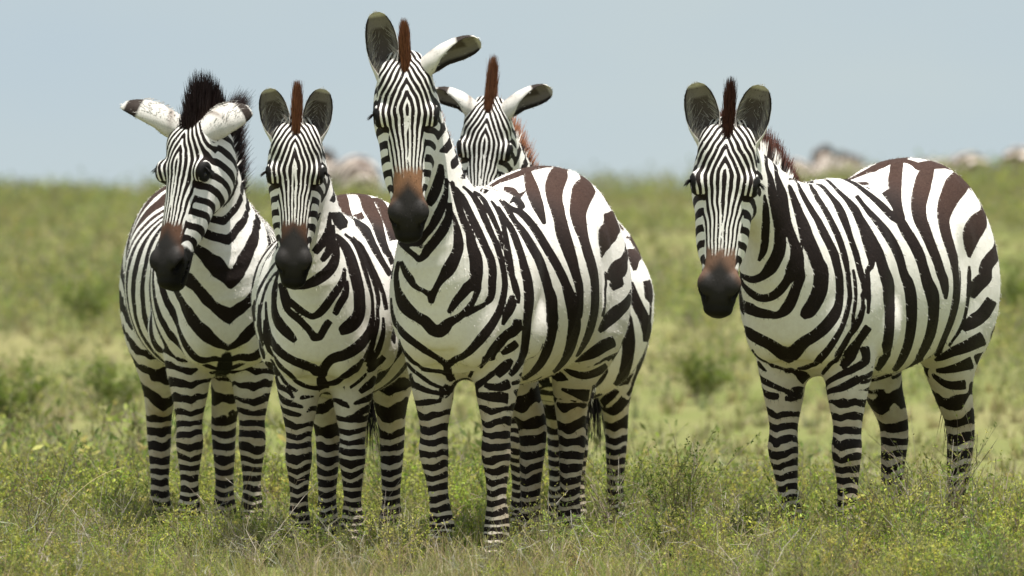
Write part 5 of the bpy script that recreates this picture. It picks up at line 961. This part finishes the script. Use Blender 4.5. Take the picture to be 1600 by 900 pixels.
def strip(points, w0, w1, rs):
    """thin ribbon along a polyline -> V, F"""
    n = len(points); T = np.gradient(points, axis=0)
    s = nrm(np.cross(T, rs.normal(size=3))); w = np.linspace(w0, w1, n)[:, None]
    V = np.empty((2*n, 3)); V[0::2] = points-s*w; V[1::2] = points+s*w
    i = np.arange(n-1)*2
    return V, np.stack([i, i+1, i+3, i+2], 1)
def join(parts):
    Vs, Fs, Cs, o = [], [], [], 0
    for V, F, C in parts:
        Vs.append(V); Fs.append(F+o); Cs.append(np.broadcast_to(C, V.shape) if np.ndim(C) == 1 else C); o += len(V)
    return np.concatenate(Vs), np.concatenate(Fs), np.concatenate(Cs)
def proto_shrub(rs, h=0.22, stems=9, leaves=18, ls=0.010, spread=0.5, pal=LEAFS, twig=TWIGS, side=3):
    st, lf = [], []
    for i in range(stems):
        az = rs.uniform(0, 2*math.pi); lean = rs.uniform(0.05, spread); L = h*rs.uniform(0.6, 1.1)
        t = np.linspace(0, 1, 5)
        d = np.array([math.cos(az), math.sin(az), 0])
        pts = d*(lean*L*t**1.3)[:, None]+np.array([0, 0, 1.0])*(L*(t-0.12*lean*t*t))[:, None]+rs.normal(0, 0.012*h/0.2, (5, 3))*t[:, None]+d*0.02
        V, F = strip(pts, 0.0016*h/0.22, 0.0006, rs); st.append((V, F, twig[rs.randint(len(twig))]*rs.uniform(0.5, 1)))
        lines = [(pts, 1.0)]
        for q in range(side):
            k = rs.uniform(0.3, 0.85); p0 = np.array([np.interp(k, t, pts[:, a]) for a in range(3)])
            dd = nrm(rs.normal(0, 0.6, 3)+np.array([0, 0, 0.8])+d*0.3)*L*rs.uniform(0.2, 0.42)
            sp = p0+dd*np.linspace(0, 1, 3)[:, None]
            V, F = strip(sp, 0.0010, 0.0005, rs); st.append((V, F, twig[rs.randint(len(twig))]*rs.uniform(0.5, 1)))
            lines.append((sp, 0.5))
        col = pal[rs.randint(len(pal))]
        for sp, share in lines:
            nl = max(2, int(leaves*share*0.6))
            tt = rs.uniform(0.25, 1.03, nl); ts = np.linspace(0, 1, len(sp))
            c = np.stack([np.interp(tt, ts, sp[:, a]) for a in range(3)], 1)
            dr = nrm(rs.normal(0, 1, (nl, 3))+np.array([0, 0, 0.7])); sd = nrm(np.cross(dr, rs.normal(size=(nl, 3))))
            l = (ls*rs.uniform(0.6, 1.3, nl))[:, None]
            q4 = np.stack([c, c+dr*l*0.5-sd*l*0.19, c+dr*l, c+dr*l*0.5+sd*l*0.19], 1).reshape(-1, 3)
            C = np.repeat(col*rs.uniform(0.7, 1.25, (nl, 1)), 4, 0)
            lf.append((q4, np.arange(4*nl).reshape(-1, 4), C))
    return join(st), join(lf)
def proto_grass(rs, h=0.2, blades=30, w=0.0016, pal=STRAWS, segs=4):
    out = []
    for i in range(blades):
        az = rs.uniform(0, 2*math.pi); L = h*rs.uniform(0.4, 1.15); b = rs.uniform(0.05, 0.6)
        d = np.array([math.cos(az), math.sin(az), 0]); t = np.linspace(0, 1, segs)
        pts = d*(0.03*rs.uniform()+L*b*t**1.8)[:, None]+np.array([0, 0, 1.0])*(L*(t-0.35*b*t**2))[:, None]+np.append(rs.normal(0, 0.012, 2), 0)
        V, F = strip(pts, w, w*0.25, rs); out.append((V, F, pal[rs.randint(len(pal))]*rs.uniform(0.7, 1.15)))
    return join(out)
def proto_twigs(rs, h=0.24, n=14):
    out = []
    for i in range(n):
        az = rs.uniform(0, 2*math.pi); L = h*rs.uniform(0.5, 1.1); d = np.array([math.cos(az)*0.6, math.sin(az)*0.6, 1.0])*L
        t = np.linspace(0, 1, 5); pts = d*t[:, None]+rs.normal(0, 0.014, (5, 3))*t[:, None]
        c = TWIGS[rs.randint(len(TWIGS))]*rs.uniform(0.7, 1.2)
        out.append((*strip(pts, 0.0013, 0.0005, rs), c))
        for q in range(4):
            k = rs.uniform(0.25, 0.9); p0 = np.array([np.interp(k, t, pts[:, a]) for a in range(3)])
            e = nrm(rs.normal(0, 0.7, 3)+np.array([0, 0, 0.6]))*L*rs.uniform(0.12, 0.35)
            sp = p0+e*np.linspace(0, 1, 3)[:, None]+rs.normal(0, 0.004, (3, 3))
            out.append((*strip(sp, 0.0009, 0.0004, rs), c))
    return join(out)
def scatter(protos, xy, sc, rs, tone):
    """many small copies of the prototypes merged into one sheet of ground cover"""
    Vs, Fs, Cs, o = [], [], [], 0
    which = rs.randint(len(protos), size=len(xy)); az = rs.uniform(0, 2*math.pi, len(xy)); z = land_z(xy[:, 0], xy[:, 1])
    for p, (V, F, C) in enumerate(protos):
        m = np.where(which == p)[0]
        if not len(m): continue
        c, s = np.cos(az[m]), np.sin(az[m]); S = sc[m]
        W = np.empty((len(m), len(V), 3))
        W[..., 0] = (V[None, :, 0]*c[:, None]-V[None, :, 1]*s[:, None])*S[:, None]+xy[m, 0:1]
        W[..., 1] = (V[None, :, 0]*s[:, None]+V[None, :, 1]*c[:, None])*S[:, None]+xy[m, 1:2]
        W[..., 2] = V[None, :, 2]*S[:, None]+z[m, None]-0.005
        Vs.append(W.reshape(-1, 3)); Fs.append((F[None]+(np.arange(len(m))*len(V))[:, None, None]+o).reshape(-1, 4)); o += len(m)*len(V)
        Cs.append((C[None]*tone[m][:, None, :]).reshape(-1, 3))
    return np.concatenate(Vs), np.concatenate(Fs), np.concatenate(Cs)
def patchy(x, y, s, seed):
    """smooth 0..1 unevenness over the ground"""
    r = np.random.RandomState(seed); v = 0
    for k in range(7):
        a = r.uniform(0, 2*math.pi); f = r.uniform(0.5, 1.6)*s
        v = v+np.sin(f*(x*math.cos(a)+y*math.sin(a)*0.6)+r.uniform(0, 6))
    return np.clip(0.5+v*0.16, 0, 1)
def region(y0, y1, n, rs, k=0.055, pad=0.35):
    """even spread over the strip of land in view, with a margin on both sides"""
    y = rs.uniform(y0**2, y1**2, n)**0.5
    return np.stack([rs.uniform(-1, 1, n)*(k*y+pad), y], 1)
def cover(name, protos, xy, sc, rs, mat, label, tint=0.22):
    tone = rs.uniform(1-tint, 1+tint, (len(xy), 1))*np.array([1, 1, 1])*(1+rs.normal(0, 0.06, (len(xy), 3)))
    V, F, C = scatter(protos, xy, sc, rs, tone)
    o = make_mesh(name, V, F, mat, None, dict(shade=('FLOAT_COLOR', np.hstack([np.clip(C, 0.005, 0.8), np.ones((len(C), 1))]))), smooth=False)
    return tag(o, label, name.replace("_", " "), kind="stuff")
PS = [proto_shrub(prs, 0.19, 11, 30, 0.0115) for _ in range(6)]
PSj = [join([a, b]) for a, b in PS]
PG = [proto_grass(prs, 0.17, 26) for _ in range(5)]
PT = [proto_twigs(prs, 0.23, 7) for _ in range(4)]
# near ground, sharp
xy = region(36.4, 48, 3300, prs, 0.078); pz = patchy(xy[:, 0], xy[:, 1], 2.0, 5); keep = prs.uniform(size=len(xy)) < 0.45+0.9*pz; xy = xy[keep]; pz = pz[keep]
cover("ground_cover", PSj, xy, (0.42+1.0*pz)*prs.uniform(0.7, 1.15, len(xy)), prs, MAT_PLANT, "low green leafy ground cover round the hooves of the zebras")
xy = region(36.4, 48, 2700, prs, 0.078); pz = patchy(xy[:, 0], xy[:, 1], 2.3, 9); xy = xy[prs.uniform(size=len(xy)) < 0.25+0.9*pz]
cover("dry_grass", PG, xy, prs.uniform(0.5, 1.15, len(xy)), prs, MAT_PLANT, "straw coloured dry grass between the low green plants")
xy = region(36.4, 48, 600, prs, 0.078)
cover("dead_twigs", PT, xy, prs.uniform(0.6, 1.15, len(xy)), prs, MAT_TWIG, "pale grey dead twigs sticking up through the ground cover")
# middle distance and up to the skyline, out of focus
HAZYL = LEAFS*0.80+STRAWS.mean(0)*np.array([0.10, 0.12, 0.16])  # leaf tones paled: distance haze mixed into the scrub colour
PS2 = [join(proto_shrub(prs, 0.20, 7, 7, 0.026, 0.8, pal=HAZYL, side=1)) for _ in range(5)]
PG2 = [proto_grass(prs, 0.10, 18, 0.004, segs=3) for _ in range(4)]
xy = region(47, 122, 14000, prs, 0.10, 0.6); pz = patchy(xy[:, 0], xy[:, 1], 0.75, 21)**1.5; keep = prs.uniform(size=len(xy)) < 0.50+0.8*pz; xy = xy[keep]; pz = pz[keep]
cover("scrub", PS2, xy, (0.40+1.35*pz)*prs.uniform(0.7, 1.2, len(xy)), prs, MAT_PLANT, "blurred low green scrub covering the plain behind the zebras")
xy = region(47, 122, 11000, prs, 0.10, 0.6)
cover("pale_grass", PG2, xy, prs.uniform(0.5, 1.1, len(xy)), prs, MAT_PLANT, "blurred pale dry grass over the plain up to the skyline")

# single shrubs that stand out, each with its stems and its leaves
def shrub(loc, h, stems, leaves, label, pal=LEAFS, ls=0.011, spread=0.55, dry=False, seed=0, name="shrub", group="shrubs standing out of the ground cover"):
    rs = np.random.RandomState(900+seed)
    r = empty(name, (loc[0], loc[1], float(land_z(loc[0], loc[1]))), 0)
    tag(r, label, "shrub", group)
    if dry:
        V, F, C = proto_twigs(rs, h, stems)
        V = V*np.array([1.25, 1.25, 1.0])
        make_mesh("twigs", V, F, MAT_TWIG, r, dict(shade=('FLOAT_COLOR', np.hstack([C*1.15, np.ones((len(C), 1))]))), smooth=False)
        return r
    (V, F, C), (V2, F2, C2) = proto_shrub(rs, h, stems, leaves, ls, spread, pal, side=4)
    make_mesh("stems", V, F, MAT_TWIG, r, dict(shade=('FLOAT_COLOR', np.hstack([C, np.ones((len(C), 1))]))), smooth=False)
    make_mesh("foliage", V2, F2, MAT_PLANT, r, dict(shade=('FLOAT_COLOR', np.hstack([C2, np.ones((len(C2), 1))]))), smooth=False)
    return r
DARKL = LEAFS*np.array([0.50, 0.60, 0.55]); GREYL = LEAFS*0.8+0.02
shrub((0.54, 40.9), 0.38, 46, 40, "tall dark green shrub to the right of the half hidden zebra's hind leg", DARKL, 0.012, 0.45, seed=1)
shrub((0.36, 41.2), 0.36, 22, 28, "bushy green shrub close behind the hind legs of the middle zebras", DARKL, 0.012, 0.6, seed=2)
shrub((0.80, 40.2), 0.30, 0+26, 0, "grey leafless twiggy shrub left of the lone zebra's front hooves", dry=True, seed=3)
shrub((1.27, 39.35), 0.34, 30, 30, "leafy green shrub between the lone zebra's front and hind legs", LEAFS, 0.011, 0.7, seed=4)
shrub((1.36, 39.75), 0.46, 30, 26, "loose shrub with pale twigs that hides the lone zebra's hind hooves", GREYL, 0.011, 0.5, seed=5)
shrub((1.58, 40.3), 0.34, 26, 26, "light green shrub at the right edge behind the lone zebra", LEAFS*1.15, 0.011, 0.8, seed=6)
shrub((-1.55, 39.7), 0.34, 30, 20, "grey green shrub with thin upright twigs at the left edge", GREYL, 0.010, 0.45, seed=7)
shrub((-1.28, 39.5), 0.26, 24, 22, "low olive shrub in front of the leftmost zebra's hooves", GREYL, 0.010, 0.7, seed=8)
shrub((-0.86, 40.0), 0.28, 24, 0, "pale dead twiggy shrub below the two zebras on the left", dry=True, seed=9)
shrub((-0.33, 39.3), 0.24, 24, 26, "small bright green shrub in front of the tallest zebra's front hooves", LEAFS*1.1, 0.011, 0.8, seed=10)
shrub((0.10, 39.35), 0.26, 22, 20, "small shrub with reddish stems in front of the tallest zebra's hind hooves", GREYL, 0.010, 0.6, seed=11)
shrub((-0.62, 39.45), 0.22, 22, 24, "low leafy shrub in front of the second zebra's hooves", LEAFS, 0.011, 0.8, seed=12)
shrub((-2.30, 57.0), 0.36, 40, 34, "dark bush at the left edge well behind the leftmost zebra", DARKL, 0.022, 0.9, seed=21, group="blurred bushes on the plain")
shrub((-1.90, 59.0), 0.30, 36, 34, "wide olive bush on the plain just left of the leftmost zebra's hind leg", DARKL, 0.022, 1.0, seed=22, group="blurred bushes on the plain")
shrub((-2.55, 74.0), 0.32, 36, 30, "small dark bush far off on the left, level with the leftmost zebra's chest", DARKL, 0.026, 1.0, seed=23, group="blurred bushes on the plain")
shrub((3.05, 74.0), 0.42, 40, 34, "dark bush at the right edge behind the lone zebra's rump", DARKL, 0.026, 0.9, seed=24, group="blurred bushes on the plain")
shrub((0.95, 62.0), 0.28, 34, 30, "olive bush on the plain in the gap between the group and the lone zebra", DARKL, 0.024, 1.0, seed=25, group="blurred bushes on the plain")
# one long pale stalk bowed over on the left
t = np.linspace(0, 1, 14)
pts = np.stack([0.215*t**1.25, 0*t, 0.165*np.sin(t*1.35)/math.sin(1.35)], 1)
Vb, Fb = strip(pts, 0.0022, 0.0006, np.random.RandomState(4))
o = make_mesh("grass_stalk", Vb, Fb, MAT_TWIG, None, dict(shade=('FLOAT_COLOR', np.tile([0.50, 0.40, 0.22, 1], (len(Vb), 1)))), smooth=True)
o.location = (-1.47, 39.75, 0.17); tag(o, "long pale straw stalk bowed over to the right on the left side", "grass stalk")
# ---------------------------------------------------------------- the five near zebras
MAT_EYE = flat_mat("eye_gloss", (0.010, 0.007, 0.006), 0.08, 0.6)
GRP = "zebras standing in a row facing the camera"
build_zebra("zebra", "tallest zebra in the middle with its head held high and one ear turned sideways", GRP,
    loc=(-0.030, 40.1, 0), yaw=20, scale=1.0, poll=(-0.343, 39.42, 1.623), hyaw=-2, hpitch=10, hroll=-1, hscale=1.0, seed=3, belly=1.05,
    ears={-1: dict(dir=(-0.16, 0.0, 1.0), open=(-0.15, -1, 0.1), len=0.215), 1: dict(dir=(0.92, -0.15, 0.50), open=(0.2, 0.35, -0.9), len=0.225, wide=1.2, bend=0.2, twist=-75)},
    legs=dict(fr=(0, 0.03, 0, 0.005), hl=(0.0, 0.0, 0.0, -0.07), hr=(0.0, 0.0, 0.02, 0.03)), mane_h=0.09, mane_tint=(0.26, 0.105, 0.05), neck_bulge=0.0,
    mz_at=0.330, mz_len=0.070, mz_col=(0.30, 0.155, 0.085))
build_zebra("zebra", "lone zebra at the right, turned three quarters, with both ears upright", GRP,
    loc=(1.135, 40.0, 0), yaw=25, scale=1.02, poll=(0.689, 39.24, 1.409), hyaw=2, hpitch=13, hroll=3, hscale=1.03, seed=5,
    ears={-1: dict(dir=(-0.22, 0.0, 1.0), open=(-0.10, -1, 0.1)), 1: dict(dir=(0.24, 0.0, 1.0), open=(0.12, -1, 0.1))},
    legs=dict(fr=(0, 0.03, 0, 0.0)), mane_tint=(0.085, 0.03, 0.02), neck_bulge=0.0, mz_at=0.365, mz_len=0.055, mz_col=(0.22, 0.125, 0.085))
build_zebra("zebra", "smaller zebra with round upright ears and a brown forelock, second from the left", GRP,
    loc=(-0.570, 40.6, 0), yaw=7, scale=0.93, poll=(-0.700, 39.90, 1.422), hyaw=0, hpitch=12, hroll=1, hscale=0.98, seed=7, belly=1.08, fw_=0.095,
    ears={-1: dict(dir=(-0.24, 0.0, 1.0), open=(-0.10, -1, 0.1)), 1: dict(dir=(0.20, 0.0, 1.0), open=(0.10, -1, 0.1))},
    mane_tint=(0.27, 0.11, 0.055), mz_at=0.335, mz_len=0.035, mz_col=(0.13, 0.065, 0.04))
build_zebra("zebra", "leftmost zebra with a tall black mane, its muzzle turned aside and ears held flat", GRP,
    loc=(-1.036, 42.0, 0), yaw=-8, scale=0.97, poll=(-1.063, 41.30, 1.440), hyaw=36, hpitch=19, hroll=-1, hscale=1.03, seed=11, chevron=0.75, stripe=dict(pale=0.10, chest=8.6, front=0.068, mid=0.10),
    ears={-1: dict(dir=(-0.93, 0.1, 0.40), open=(-0.2, 0.30, -1), len=0.235, wide=1.35, bend=0.4), 1: dict(dir=(0.78, 0.40, 0.40), open=(0.5, 0.7, -0.5), len=0.19, wide=1.3, bend=0.4)},
    mane_h=0.125, mane_tint=(0.022, 0.012, 0.012), mane_brown=0.9, mane_dip=-0.25, hair_wide=0.016, mz_at=0.345, mz_len=0.05, mz_col=(0.13, 0.065, 0.04))
build_zebra("zebra", "zebra half hidden behind the tallest one, brown forelock raised", GRP,
    loc=(0.18, 42.6, 0), yaw=10, scale=0.89, poll=(-0.079, 41.90, 1.504), hyaw=3, hpitch=14, hroll=5, hscale=1.02, seed=13, belly=1.16,
    ears={-1: dict(dir=(-0.9, 0.0, 0.42), open=(-0.2, 0.3, -0.9), wide=1.25, bend=0.2, twist=60), 1: dict(dir=(0.92, -0.1, 0.5), open=(0.2, 0.3, -0.9), len=0.22, wide=1.25, bend=0.2, twist=-75)},
    mane_h=0.13, mane_tint=(0.29, 0.12, 0.06))
# ---------------------------------------------------------------- the herd beyond the rise, out of focus
GB = "zebras of the herd far behind on the rise"
def far_zebra(x, Y, yaw, hyaw, lift, fwd, hpitch, label, seed, scale=1.0):
    z = float(land_z(x, Y)); ya = R(yaw)
    pl = (x-math.sin(ya)*fwd*scale, Y-math.cos(ya)*fwd*scale, z+lift*scale)
    build_zebra("zebra", label, GB, (x, Y, z), yaw, scale, pl, hyaw, hpitch, seed=seed, res=0.018, lite=True, white=(0.80, 0.70, 0.63), mane_tint=(0.30, 0.21, 0.17))
far_zebra(-1.87, 138, 160, 150, 1.25, 0.85, 30, "blurred distant zebra seen from behind, between the second and the tallest zebra", 31)
far_zebra(3.33, 140, 200, 215, 1.33, 0.80, 25, "blurred distant zebra just right of the lone zebra's neck, head raised", 32, 0.97)
far_zebra(5.21, 168, 75, 75, 1.30, 0.80, 25, "blurred distant zebra whose head shows small above the lone zebra's back", 33)
far_zebra(4.93, 138, 150, 140, 1.05, 0.85, 40, "blurred distant zebra with a round pale back above the lone zebra's rump", 34)
far_zebra(5.71, 136, 195, 185, 1.1, 0.85, 40, "blurred distant zebra cut off by the right edge", 35)
